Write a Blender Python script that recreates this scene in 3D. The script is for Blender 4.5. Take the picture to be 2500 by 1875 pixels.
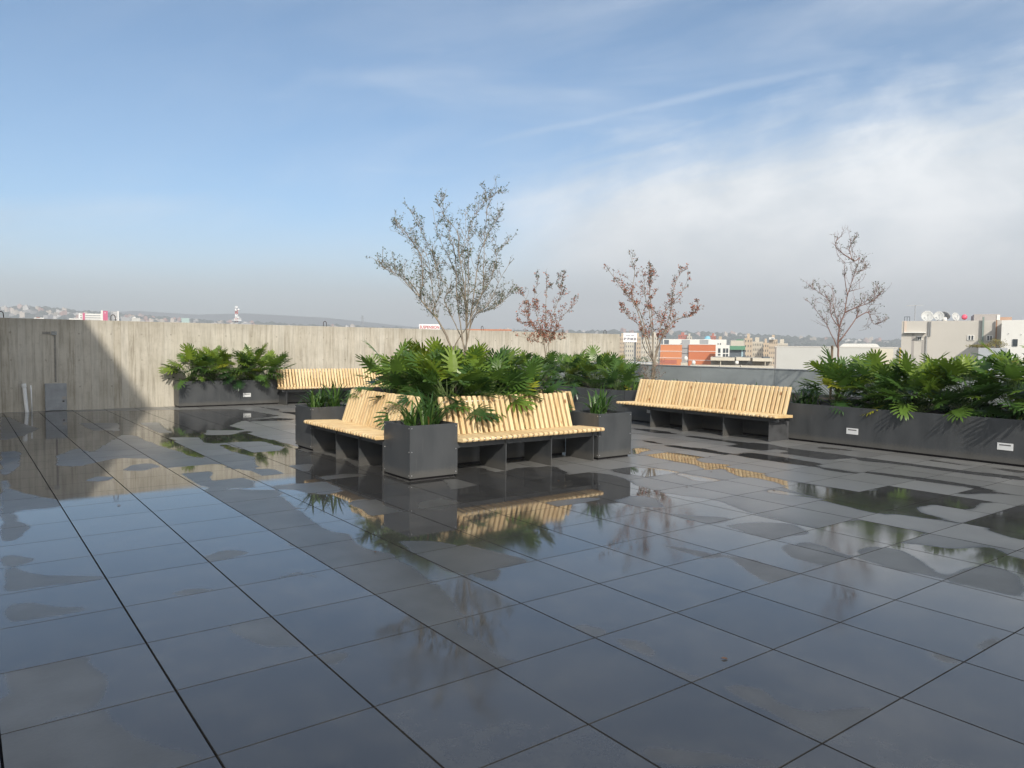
import bpy, bmesh, math, random
import numpy as np
from mathutils import Vector, Matrix
random.seed(7)
for o in list(bpy.data.objects): bpy.data.objects.remove(o)
SC = bpy.context.scene
COL = SC.collection
R = math.radians
V = Vector

# ------------------------------------------------------------------ camera
CAM = V((-0.088, -2.005, 1.432))
CR = V((0.79973367, -0.60026159, 0.01058655))
CU = V((0.02154762, 0.04632162, 0.99869415))
CF = V((0.59996813, 0.79846122, -0.04997917))
RH = V((0.79978, -0.60030, 0)); FH = V((0.60072, 0.79946, 0))
cd = bpy.data.cameras.new('camera'); cam = bpy.data.objects.new('camera', cd); COL.objects.link(cam)
m = Matrix.Identity(4)
for i in range(3):
    m[i][0] = CR[i]; m[i][1] = CU[i]; m[i][2] = -CF[i]; m[i][3] = CAM[i]
cam.matrix_world = m
cd.sensor_width = 36; cd.lens = 25.888; cd.clip_start = 0.05; cd.clip_end = 60000
SC.camera = cam

# ------------------------------------------------------------------ sky and sun
SUN_TRAVEL = V((0.65, 1.4, -1.0)).normalized()
w = bpy.data.worlds.new('World'); SC.world = w; w.use_nodes = True
nt = w.node_tree; nt.nodes.clear(); N = nt.nodes; L = nt.links
def nd(t, **k):
    n = N.new(t)
    for a, b in k.items(): setattr(n, a, b)
    return n
def mth(op, a, b=None, c=None, clamp=False):
    n = N.new('ShaderNodeMath'); n.operation = op; n.use_clamp = clamp
    for i, v in enumerate((a, b, c)):
        if v is None: continue
        if isinstance(v, (int, float)): n.inputs[i].default_value = v
        else: L.new(v, n.inputs[i])
    return n.outputs[0]
def sstep(v, a, b):
    n = N.new('ShaderNodeMapRange'); n.interpolation_type = 'SMOOTHSTEP'
    L.new(v, n.inputs[0])
    for i, q in ((1, a), (2, b)): n.inputs[i].default_value = q
    return n.outputs[0]
def wnoise(vec, scale, detail=5, rough=0.5, dist=0.0):
    n = nd('ShaderNodeTexNoise'); L.new(vec, n.inputs['Vector'])
    n.inputs['Scale'].default_value = scale; n.inputs['Detail'].default_value = detail
    n.inputs['Roughness'].default_value = rough; n.inputs['Distortion'].default_value = dist
    return n.outputs['Fac']
sky = nd('ShaderNodeTexSky', sky_type='NISHITA'); sky.sun_disc = False
sky.sun_elevation = R(33); sky.sun_rotation = R(205); sky.altitude = 2200; sky.air_density = 1.0; sky.dust_density = 0.6; sky.ozone_density = 1.5
geo = nd('ShaderNodeTexCoord')
def vdot(vec):
    n = nd('ShaderNodeVectorMath', operation='DOT_PRODUCT'); L.new(geo.outputs['Generated'], n.inputs[0]); n.inputs[1].default_value = vec
    return n.outputs['Value']
dz = vdot((0, 0, 1)); df = vdot(tuple(FH)); dr = vdot(tuple(RH))
dfc = mth('MAXIMUM', mth('ABSOLUTE', df), 0.12)
u = mth('DIVIDE', dr, dfc); v = mth('DIVIDE', dz, dfc)
def comb(a, b, c=0.0):
    n = nd('ShaderNodeCombineXYZ')
    for i, q in enumerate((a, b, c)):
        if isinstance(q, (int, float)): n.inputs[i].default_value = q
        else: L.new(q, n.inputs[i])
    return n.outputs[0]
# streak coordinates run along the high cloud bands, which climb towards the right
al = mth('ADD', u, mth('MULTIPLY', v, 0.28)); ac = mth('SUBTRACT', v, mth('MULTIPLY', u, 0.26))
st = comb(mth('MULTIPLY', al, 0.9), mth('MULTIPLY', ac, 3.0))
n1 = wnoise(st, 2.2, 6, 0.55, 0.3); n2 = wnoise(comb(al, mth('MULTIPLY', ac, 1.6), 4.0), 4.5, 7, 0.6, 0.2); n3 = wnoise(comb(mth('MULTIPLY', u, 0.7), mth('MULTIPLY', v, 3.2), 9.0), 2.4, 5, 0.5, 0.4)
# big bright bank: below the line v = 0.235 + 0.2 u, fading out to the left
line = mth('ADD', mth('MULTIPLY', mth('SUBTRACT', n2, 0.5), 0.15), mth('SUBTRACT', mth('ADD', 0.232, mth('MULTIPLY', u, 0.22)), v))
bank = mth('MULTIPLY', sstep(mth('ADD', line, mth('MULTIPLY', mth('SUBTRACT', wnoise(comb(mth('MULTIPLY', al, 1.0), mth('MULTIPLY', ac, 6.0), 2.0), 5.0, 8, 0.62, 0.6), 0.5), 0.12)), -0.07, 0.10), sstep(mth('ADD', u, mth('MULTIPLY', mth('SUBTRACT', n1, 0.5), 0.25)), -0.14, 0.16))
veil = mth('MULTIPLY', sstep(n1, 0.36, 0.80), mth('MULTIPLY', sstep(u, -0.9, 0.7), 0.48))
veil2 = mth('MULTIPLY', sstep(n3, 0.5, 0.8), 0.40)
# contrail
cdn = mth('SUBTRACT', mth('ADD', v, mth('MULTIPLY', mth('SUBTRACT', n2, 0.5), 0.018)), mth('ADD', 0.280, mth('MULTIPLY', u, 0.236)))
ctr = mth('MULTIPLY', mth('SUBTRACT', 1.0, sstep(mth('ABSOLUTE', cdn), 0.0, 0.011)), mth('MULTIPLY', sstep(u, -0.13, 0.05), mth('MULTIPLY', mth('SUBTRACT', 1.0, sstep(u, 0.25, 0.62)), 0.24)))
mask = mth('MAXIMUM', mth('MAXIMUM', bank, veil), mth('MAXIMUM', veil2, ctr), clamp=True)
# low grey band of far haze and cloud
low = mth('SUBTRACT', 1.0, sstep(mth('ADD', v, mth('MULTIPLY', mth('SUBTRACT', n3, 0.5), 0.10)), 0.02, 0.21))
low2 = mth('SUBTRACT', 1.0, sstep(mth('ADD', v, mth('MULTIPLY', mth('SUBTRACT', n3, 0.5), 0.05)), 0.005, 0.125))
def mix(f, a, b):
    n = nd('ShaderNodeMix', data_type='RGBA')
    if isinstance(f, float): n.inputs[0].default_value = f
    else: L.new(f, n.inputs[0])
    for i, q in ((6, a), (7, b)):
        if isinstance(q, tuple): n.inputs[i].default_value = (*q, 1)
        else: L.new(q, n.inputs[i])
    return n.outputs[2]
skn = nd('ShaderNodeVectorMath', operation='SCALE'); L.new(sky.outputs[0], skn.inputs[0]); skn.inputs['Scale'].default_value = 1.0
skt = nd('ShaderNodeVectorMath', operation='MULTIPLY'); L.new(skn.outputs[0], skt.inputs[0]); skt.inputs[1].default_value = (0.73, 0.97, 1.02)
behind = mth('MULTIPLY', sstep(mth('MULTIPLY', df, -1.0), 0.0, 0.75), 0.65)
K = 10.0   # the whole dome is scaled by 0.1 below
cl = mix(sstep(n2, 0.3, 0.75), (0.50*K, 0.55*K, 0.60*K), (0.74*K, 0.76*K, 0.78*K))
c1 = mix(mask, skt.outputs[0], cl)
c2 = mix(mth('MULTIPLY', low, 0.72), c1, (0.51*K, 0.54*K, 0.555*K))
c3 = mix(mth('MULTIPLY', low2, 0.85), c2, (0.29*K, 0.32*K, 0.345*K))
c4 = mix(behind, c3, (1.6*K, 1.52*K, 1.40*K))   # unseen hazy glow on the sun's side, added as fill light behind the camera
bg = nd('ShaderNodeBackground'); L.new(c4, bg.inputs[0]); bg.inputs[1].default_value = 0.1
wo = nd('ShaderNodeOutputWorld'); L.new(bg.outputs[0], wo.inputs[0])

sl = bpy.data.lights.new('sun', 'SUN'); so = bpy.data.objects.new('sun', sl); COL.objects.link(so)
sl.energy = 3.0; sl.angle = R(1.1); sl.color = (1.0, 0.93, 0.82)
so.rotation_euler = SUN_TRAVEL.to_track_quat('-Z', 'Y').to_euler()
so.location = (0, 0, 30)
SC.view_settings.view_transform = 'Standard'; SC.view_settings.look = 'None'
SC.view_settings.exposure = 0.65; SC.view_settings.gamma = 1.0
SC.render.engine = 'CYCLES'

# ------------------------------------------------------------------ materials
def mat(name, col, rough=0.6, metal=0.0, var=0.0, scale=4.0, bump=0.0, bscale=30.0, stretch=(1, 1, 1), col2=None, spec=0.5, translucent=0.0, attr=None):
    m = bpy.data.materials.new(name); m.use_nodes = True; t = m.node_tree; b = t.nodes['Principled BSDF']
    b.inputs['Roughness'].default_value = rough; b.inputs['Metallic'].default_value = metal
    b.inputs['Specular IOR Level'].default_value = spec
    b.inputs['Base Color'].default_value = (*col, 1)
    tc = t.nodes.new('ShaderNodeTexCoord'); mp = t.nodes.new('ShaderNodeMapping'); t.links.new(tc.outputs['Object'], mp.inputs[0]); mp.inputs['Scale'].default_value = stretch
    csock = None
    if var or col2:
        n = t.nodes.new('ShaderNodeTexNoise'); t.links.new(mp.outputs[0], n.inputs['Vector']); n.inputs['Scale'].default_value = scale; n.inputs['Detail'].default_value = 6; n.inputs['Roughness'].default_value = 0.6
        r = t.nodes.new('ShaderNodeMapRange'); t.links.new(n.outputs['Fac'], r.inputs[0]); r.inputs[1].default_value = 0.3; r.inputs[2].default_value = 0.7
        mx = t.nodes.new('ShaderNodeMix'); mx.data_type = 'RGBA'; t.links.new(r.outputs[0], mx.inputs[0])
        c2 = col2 or tuple(c * (1 - var) for c in col); c1 = col if col2 else tuple(min(1, c * (1 + var)) for c in col)
        mx.inputs[6].default_value = (*c1, 1); mx.inputs[7].default_value = (*c2, 1); csock = mx.outputs[2]
    if attr:
        a = t.nodes.new('ShaderNodeAttribute'); a.attribute_name = 'tone'
        rp = t.nodes.new('ShaderNodeValToRGB'); t.links.new(a.outputs['Fac'], rp.inputs[0])
        els = rp.color_ramp.elements
        while len(els) < len(attr): els.new(0.5)
        for e, (p, c) in zip(els, attr): e.position = p; e.color = (*c, 1)
        if csock is not None:
            ml = t.nodes.new('ShaderNodeMix'); ml.data_type = 'RGBA'; ml.blend_type = 'MULTIPLY'; ml.inputs[0].default_value = 1
            t.links.new(rp.outputs[0], ml.inputs[6]); t.links.new(csock, ml.inputs[7]); csock = ml.outputs[2]
        else: csock = rp.outputs[0]
    if csock is not None: t.links.new(csock, b.inputs['Base Color'])
    if bump:
        n2 = t.nodes.new('ShaderNodeTexNoise'); t.links.new(mp.outputs[0], n2.inputs['Vector']); n2.inputs['Scale'].default_value = bscale; n2.inputs['Detail'].default_value = 5
        bp = t.nodes.new('ShaderNodeBump'); t.links.new(n2.outputs['Fac'], bp.inputs['Height']); bp.inputs['Strength'].default_value = bump; bp.inputs['Distance'].default_value = 0.01
        t.links.new(bp.outputs[0], b.inputs['Normal'])
    if translucent:
        tl = t.nodes.new('ShaderNodeBsdfTranslucent'); ms = t.nodes.new('ShaderNodeMixShader'); ms.inputs[0].default_value = translucent
        if csock is not None: t.links.new(csock, tl.inputs[0])
        else: tl.inputs[0].default_value = (*col, 1)
        out = t.nodes['Material Output']; t.links.new(b.outputs[0], ms.inputs[1]); t.links.new(tl.outputs[0], ms.inputs[2]); t.links.new(ms.outputs[0], out.inputs[0])
    return m

class NT:
    'small helper for hand-written node materials'
    def __init__(s, name):
        s.m = bpy.data.materials.new(name); s.m.use_nodes = True; s.t = s.m.node_tree; s.b = s.t.nodes['Principled BSDF']
    def n(s, t, **k):
        x = s.t.nodes.new(t)
        for a, b in k.items(): setattr(x, a, b)
        return x
    def l(s, a, b): s.t.links.new(a, b)
    def math(s, op, a, b=None, clamp=False):
        x = s.n('ShaderNodeMath', operation=op); x.use_clamp = clamp
        for i, q in enumerate((a, b)):
            if q is None: continue
            if isinstance(q, (int, float)): x.inputs[i].default_value = q
            else: s.l(q, x.inputs[i])
        return x.outputs[0]
    def ss(s, v, a, b, lo=0.0, hi=1.0):
        x = s.n('ShaderNodeMapRange', interpolation_type='SMOOTHSTEP'); s.l(v, x.inputs[0])
        for i, q in enumerate((a, b, lo, hi)): x.inputs[i + 1].default_value = q
        return x.outputs[0]
    def noise(s, vec, scale, detail=4, rough=0.5):
        x = s.n('ShaderNodeTexNoise'); s.l(vec, x.inputs['Vector']); x.inputs['Scale'].default_value = scale; x.inputs['Detail'].default_value = detail; x.inputs['Roughness'].default_value = rough
        return x.outputs['Fac']
    def mix(s, f, a, b):
        x = s.n('ShaderNodeMix', data_type='RGBA'); s.l(f, x.inputs[0])
        for i, q in ((6, a), (7, b)):
            if isinstance(q, tuple): x.inputs[i].default_value = (*q, 1)
            else: s.l(q, x.inputs[i])
        return x.outputs[2]
    def mapping(s, scale, src='Object'):
        tc = s.n('ShaderNodeTexCoord'); mp = s.n('ShaderNodeMapping'); s.l(tc.outputs[src], mp.inputs[0]); mp.inputs['Scale'].default_value = scale
        return mp.outputs[0]

# wet porcelain paving: 'wet' is 1 where water stands, 0 where the tile is only damp
f = NT('wet_paving'); oc = f.mapping((1, 1, 1))
wa = f.n('ShaderNodeAttribute'); wa.attribute_name = 'wet'; tr = f.n('ShaderNodeAttribute'); tr.attribute_name = 'tone'
wn = f.math('ADD', wa.outputs['Fac'], f.math('ADD', f.math('MULTIPLY', f.math('SUBTRACT', f.noise(oc, 5, 2, 0.5), 0.5), 0.40), f.math('MULTIPLY', f.math('SUBTRACT', f.noise(oc, 26, 5, 0.65), 0.5), 0.22)))
wet = f.ss(wn, 0.24, 0.66); edge = f.ss(wn, 0.10, 0.5)
fine = f.noise(oc, 60, 6, 0.7); blot = f.noise(oc, 3.2, 6, 0.6)
dry = f.mix(fine, (0.050, 0.050, 0.047), (0.076, 0.075, 0.071))
dry = f.mix(f.ss(blot, 0.35, 0.7), dry, (0.046, 0.045, 0.041))
sxy = f.n('ShaderNodeSeparateXYZ'); f.l(oc, sxy.inputs[0])
dryness = f.ss(f.math('ADD', f.math('ADD', sxy.outputs[0], f.math('MULTIPLY', sxy.outputs[1], 0.35)), f.math('MULTIPLY', f.math('SUBTRACT', f.noise(oc, 0.9, 4, 0.6), 0.5), 2.6)), 4.3, 7.9)
dry = f.mix(dryness, dry, f.mix(fine, (0.150, 0.150, 0.146), (0.215, 0.214, 0.208)))
wetc = f.mix(fine, (0.032, 0.032, 0.033), (0.056, 0.056, 0.056))
wetc = f.mix(f.math('MULTIPLY', f.ss(f.noise(oc, 4.5, 7, 0.7), 0.42, 0.68), 0.6), wetc, (0.068, 0.066, 0.060))
tn = f.n('ShaderNodeMix', data_type='RGBA', blend_type='MULTIPLY'); tn.inputs[0].default_value = 1
f.l(f.mix(edge, dry, wetc), tn.inputs[6]); cg = f.n('ShaderNodeCombineColor')
tv = f.math('MULTIPLY', f.ss(tr.outputs['Fac'], 0, 1, 0.84, 1.12), f.math('SUBTRACT', 1.0, f.math('MULTIPLY', f.ss(f.noise(oc, 22, 5, 0.75), 0.60, 0.74), 0.30)))
for i in range(3): f.l(tv, cg.inputs[i])
f.l(cg.outputs[0], tn.inputs[7]); f.l(tn.outputs[2], f.b.inputs['Base Color'])
rg = f.math('ADD', f.ss(wet, 0, 1, 0.30, 0.03), f.math('MULTIPLY', f.ss(f.noise(oc, 0.8, 3, 0.5), 0.36, 0.62, 0.15, 1.0), f.ss(sxy.outputs[1], 1.2, 4.0, 0.085, 0.012)))
rg = f.math('ADD', rg, f.math('MULTIPLY', f.math('SUBTRACT', blot, 0.5), 0.06), clamp=True)
f.l(rg, f.b.inputs['Roughness']); f.b.inputs['IOR'].default_value = 1.72
bp = f.n('ShaderNodeBump'); f.l(fine, bp.inputs['Height']); bp.inputs['Distance'].default_value = 0.002
f.l(f.ss(wet, 0, 1, 0.35, 0.0), bp.inputs['Strength']); f.l(bp.outputs[0], f.b.inputs['Normal'])
M_PAVE = f.m

# board-marked concrete with vertical planks
f = NT('board_concrete'); oc = f.mapping((1, 1, 1)); sep = f.n('ShaderNodeSeparateXYZ'); f.l(oc, sep.inputs[0])
bx = f.math('DIVIDE', sep.outputs[0], 0.145); bid = f.math('FLOOR', bx)
wnz = f.n('ShaderNodeTexWhiteNoise', noise_dimensions='1D'); f.l(bid, wnz.inputs['W'])
strk = f.noise(f.mapping((9, 9, 0.7)), 1.6, 6, 0.7); strk2 = f.noise(f.mapping((34, 34, 1.2)), 1.0, 5, 0.65); blot = f.noise(f.mapping((1, 1, 1)), 1.3, 6, 0.65); pit = f.noise(oc, 45, 3, 0.5)
c = f.mix(f.ss(blot, 0.3, 0.72), (0.54, 0.50, 0.42), (0.41, 0.372, 0.30))
c = f.mix(f.math('MULTIPLY', f.ss(strk, 0.42, 0.72), 0.85), c, (0.22, 0.195, 0.15))
c = f.mix(f.math('MULTIPLY', wnz.outputs['Value'], 0.4), c, (0.60, 0.575, 0.51))
c = f.mix(f.math('MULTIPLY', f.ss(strk2, 0.60, 0.72), f.math('MULTIPLY', wnz.outputs['Value'], 0.75)), c, (0.66, 0.64, 0.58))
c = f.mix(f.math('MULTIPLY', f.ss(f.noise(oc, 9, 6, 0.7), 0.52, 0.75), 0.45), c, (0.26, 0.24, 0.20))
c = f.mix(f.math('MULTIPLY', f.ss(pit, 0.66, 0.74), 0.6), c, (0.16, 0.14, 0.11))
fr = f.math('FRACT', bx); seam = f.math('LESS_THAN', fr, 0.05)
c = f.mix(f.math('MULTIPLY', seam, f.math('MULTIPLY', wnz.outputs['Value'], 0.5)), c, (0.2, 0.175, 0.14))
hi = f.ss(sep.outputs[2], 1.6, 1.93); c = f.mix(f.math('MULTIPLY', hi, f.math('MULTIPLY', blot, 0.5)), c, (0.24, 0.22, 0.18))
f.l(c, f.b.inputs['Base Color']); f.b.inputs['Roughness'].default_value = 0.85; f.b.inputs['Specular IOR Level'].default_value = 0.25
bp = f.n('ShaderNodeBump'); f.l(f.math('ADD', strk, f.math('MULTIPLY', wnz.outputs['Value'], 0.8)), bp.inputs['Height']); bp.inputs['Strength'].default_value = 0.5; bp.inputs['Distance'].default_value = 0.008; f.l(bp.outputs[0], f.b.inputs['Normal'])
M_CONC = f.m

# pine slats; 'tone' differs from slat to slat
f = NT('pine_slats'); oc = f.mapping((1, 1, 1)); tr = f.n('ShaderNodeAttribute'); tr.attribute_name = 'tone'
cx = f.n('ShaderNodeCombineXYZ'); f.l(f.math('MULTIPLY', tr.outputs['Fac'], 37.0), cx.inputs[0])
ad = f.n('ShaderNodeVectorMath', operation='ADD'); f.l(f.mapping((30, 4, 4)), ad.inputs[0]); f.l(cx.outputs[0], ad.inputs[1])
gr = f.noise(ad.outputs[0], 2.0, 6, 0.6); kn = f.n('ShaderNodeTexVoronoi'); ad2 = f.n('ShaderNodeVectorMath', operation='ADD'); f.l(f.mapping((6, 3, 3)), ad2.inputs[0]); f.l(cx.outputs[0], ad2.inputs[1]); f.l(ad2.outputs[0], kn.inputs['Vector']); kn.inputs['Scale'].default_value = 1.3
c = f.mix(f.ss(gr, 0.3, 0.7), (0.75, 0.565, 0.31), (0.55, 0.355, 0.155))
c = f.mix(f.math('MULTIPLY', tr.outputs['Fac'], 0.7), c, (0.82, 0.66, 0.40))
c = f.mix(f.math('SUBTRACT', 1.0, f.ss(kn.outputs['Distance'], 0.06, 0.16), clamp=True), c, (0.30, 0.14, 0.05))
f.l(c, f.b.inputs['Base Color']); f.b.inputs['Roughness'].default_value = 0.5
dk = f.math('GREATER_THAN', tr.outputs['Fac'], 0.88); c = f.mix(f.math('MULTIPLY', dk, 0.45), c, (0.55, 0.33, 0.15)); f.l(c, f.b.inputs['Base Color'])
M_PINE = f.m

f = NT('dark_steel'); oc = f.mapping((1, 1, 1)); sep = f.n('ShaderNodeSeparateXYZ'); f.l(oc, sep.inputs[0])
n1_ = f.noise(f.mapping((1.6, 1.6, 0.5)), 3.0, 6, 0.6); n2_ = f.noise(f.mapping((14, 14, 1.0)), 1.5, 5, 0.65); n3_ = f.noise(oc, 38, 5, 0.7)
c = f.mix(f.ss(n1_, 0.3, 0.7), (0.046, 0.050, 0.054), (0.062, 0.066, 0.070))
c = f.mix(f.math('MULTIPLY', f.ss(n2_, 0.58, 0.75), 0.35), c, (0.10, 0.10, 0.098))
spl = f.math('MULTIPLY', f.ss(f.math('SUBTRACT', sep.outputs[2], f.math('MULTIPLY', n3_, 0.16)), -0.02, 0.06, 1.0, 0.0), 0.5)
c = f.mix(spl, c, (0.11, 0.103, 0.09)); f.l(c, f.b.inputs['Base Color'])
f.l(f.ss(n1_, 0.3, 0.7, 0.34, 0.5), f.b.inputs['Roughness']); bp = f.n('ShaderNodeBump'); f.l(n3_, bp.inputs['Height']); bp.inputs['Strength'].default_value = 0.06; f.l(bp.outputs[0], f.b.inputs['Normal'])
M_STEEL = f.m
M_STEEL2 = mat('worn_dark_steel', (0.060, 0.062, 0.066), 0.5, 0.0, 0.3, 5, 0.05, 60)
M_GAP = mat('black_plinth', (0.012, 0.010, 0.012), 0.8)
M_SOIL = mat('dark_soil', (0.045, 0.032, 0.022), 0.95, 0, 0.5, 30, 0.8, 60)
M_ROD = mat('threaded_rod', (0.62, 0.60, 0.56), 0.35, 0.8)
M_SCREW = mat('screw_head', (0.55, 0.55, 0.55), 0.35, 0.9)
M_LAMP = mat('step_light_plastic', (0.62, 0.63, 0.63), 0.5, 0, 0.05)
M_SLOT = mat('step_light_slot', (0.12, 0.12, 0.12), 0.6)
M_PARA = mat('grey_painted_parapet', (0.30, 0.33, 0.335), 0.65, 0, 0.14, 1.2, 0.05, 40, stretch=(1, 1, 2.2))
M_PVC = mat('white_plastic_pipe', (0.82, 0.82, 0.80), 0.4, 0, 0.08, 8)
M_LID = mat('grey_cover_panel', (0.30, 0.315, 0.325), 0.6, 0, 0.15, 6, 0.1, 50)
M_REBAR = mat('rusty_dark_bar', (0.05, 0.035, 0.03), 0.7)
M_CHROME = mat('grey_conduit', (0.24, 0.225, 0.20), 0.7, 0, 0.3, 20)
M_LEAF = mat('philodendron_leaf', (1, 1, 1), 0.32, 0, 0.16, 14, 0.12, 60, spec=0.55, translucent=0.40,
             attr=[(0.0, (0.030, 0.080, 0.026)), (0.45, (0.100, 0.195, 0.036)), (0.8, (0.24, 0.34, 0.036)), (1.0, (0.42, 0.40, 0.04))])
M_PETI = mat('leaf_stalk', (0.10, 0.15, 0.04), 0.5, 0, 0.2, 10)
M_GRASS = mat('strap_leaf', (1, 1, 1), 0.4, 0, 0.12, 12, translucent=0.3,
              attr=[(0.0, (0.028, 0.075, 0.018)), (0.5, (0.060, 0.140, 0.026)), (0.9, (0.13, 0.22, 0.05)), (1.0, (0.34, 0.20, 0.07))])
M_BARK = mat('smooth_grey_bark', (0.26, 0.215, 0.165), 0.75, 0, 0.35, 14, 0.3, 60, stretch=(1, 1, 0.3))
M_BARKR = mat('reddish_bark', (0.20, 0.115, 0.095), 0.7, 0, 0.35, 14, 0.3, 60, stretch=(1, 1, 0.3))
M_TWIGL = mat('small_green_leaf', (1, 1, 1), 0.5, 0, 0, translucent=0.25, attr=[(0.0, (0.035, 0.060, 0.032)), (0.7, (0.075, 0.115, 0.045)), (1.0, (0.15, 0.15, 0.06))])
M_TWIGR = mat('small_rusty_leaf', (1, 1, 1), 0.5, 0, 0, translucent=0.3, attr=[(0.0, (0.045, 0.075, 0.03)), (0.35, (0.11, 0.08, 0.04)), (0.6, (0.36, 0.10, 0.055)), (1.0, (0.55, 0.19, 0.09))])

# ------------------------------------------------------------------ mesh helpers
class MB:
    def __init__(s): s.v = []; s.f = []; s.t = []; s.tone = 0.5
    def add(s, vs, fs):
        b = len(s.v); s.v += [tuple(p) for p in vs]; s.f += [tuple(b + i for i in q) for q in fs]; s.t += [s.tone] * len(fs)
    def box(s, x0, x1, y0, y1, z0, z1, M=None):
        vs = [V((x, y, z)) for x in (x0, x1) for y in (y0, y1) for z in (z0, z1)]
        if M is not None: vs = [M @ p for p in vs]
        s.add(vs, [(0, 1, 3, 2), (4, 6, 7, 5), (0, 4, 5, 1), (2, 3, 7, 6), (0, 2, 6, 4), (1, 5, 7, 3)])
    def cyl(s, p0, p1, r0, r1=None, n=8, cap=True):
        r1 = r0 if r1 is None else r1; s.tube([p0, p1], [r0, r1], n, cap)
    def tube(s, pts, rad, n=6, cap=True):
        pts = [V(p) for p in pts]; vs = []; up = None
        for i, p in enumerate(pts):
            d = (pts[min(i + 1, len(pts) - 1)] - pts[max(i - 1, 0)])
            if d.length < 1e-9: d = V((0, 0, 1))
            d.normalize()
            if up is None: up = d.orthogonal().normalized()
            a = up - d * up.dot(d)
            if a.length < 1e-5: a = d.orthogonal()
            a.normalize(); up = a; b = d.cross(a)
            for k in range(n):
                t = 2 * math.pi * k / n; vs.append(p + (a * math.cos(t) + b * math.sin(t)) * rad[i])
        fs = []
        for i in range(len(pts) - 1):
            for k in range(n):
                fs.append((i * n + k, i * n + (k + 1) % n, (i + 1) * n + (k + 1) % n, (i + 1) * n + k))
        if cap: fs += [tuple(range(n))[::-1], tuple((len(pts) - 1) * n + k for k in range(n))]
        s.add(vs, fs)
    def lathe(s, prof, c=(0, 0, 0), n=24, M=None):
        vs = []
        for r, z in prof:
            for k in range(n):
                t = 2 * math.pi * k / n; p = V((c[0] + r * math.cos(t), c[1] + r * math.sin(t), c[2] + z)); vs.append(M @ p if M is not None else p)
        fs = [(i * n + k, i * n + (k + 1) % n, (i + 1) * n + (k + 1) % n, (i + 1) * n + k) for i in range(len(prof) - 1) for k in range(n)]
        s.add(vs, fs)
    def obj(s, name, material, parent=None, loc=None, smooth=False, bevel=0.0):
        me = bpy.data.meshes.new(name); me.from_pydata(s.v, [], s.f); me.materials.append(material)
        a = me.attributes.new('tone', 'FLOAT', 'FACE'); a.data.foreach_set('value', np.array(s.t, dtype=np.float32))
        if smooth: me.polygons.foreach_set('use_smooth', [True] * len(me.polygons))
        me.update(); o = bpy.data.objects.new(name, me); COL.objects.link(o)
        if parent is not None: o.parent = parent
        if loc is not None: o.location = loc
        if bevel:
            bv = o.modifiers.new('bevel', 'BEVEL'); bv.width = bevel; bv.segments = 2; bv.limit_method = 'ANGLE'
        return o
def tag(o, label=None, cat=None, group=None, kind=None):
    for k, q in (('label', label), ('category', cat), ('group', group), ('kind', kind)):
        if q: o[k] = q
    return o
def thing(name, label, cat, loc=(0, 0, 0), rz=0.0, group=None):
    o = bpy.data.objects.new(name, None); COL.objects.link(o); o.location = loc; o.rotation_euler = (0, 0, rz); o.empty_display_size = 0.1
    return tag(o, label, cat, group)
def kids(o): return [c for c in bpy.data.objects if c.parent == o]
def copy_tree(o, parent=None):
    c = o.copy(); COL.objects.link(c); c.parent = parent
    for ch in kids(o): copy_tree(ch, c)
    return c
def at(px, py, D):
    'world point seen at photo pixel (px, py) of the 2500 px wide frame, D metres along the view'
    d = CF + CR * ((px - 1250) / 1797.78) - CU * ((py - 937.5) / 1797.78)
    return CAM + d * D

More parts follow.
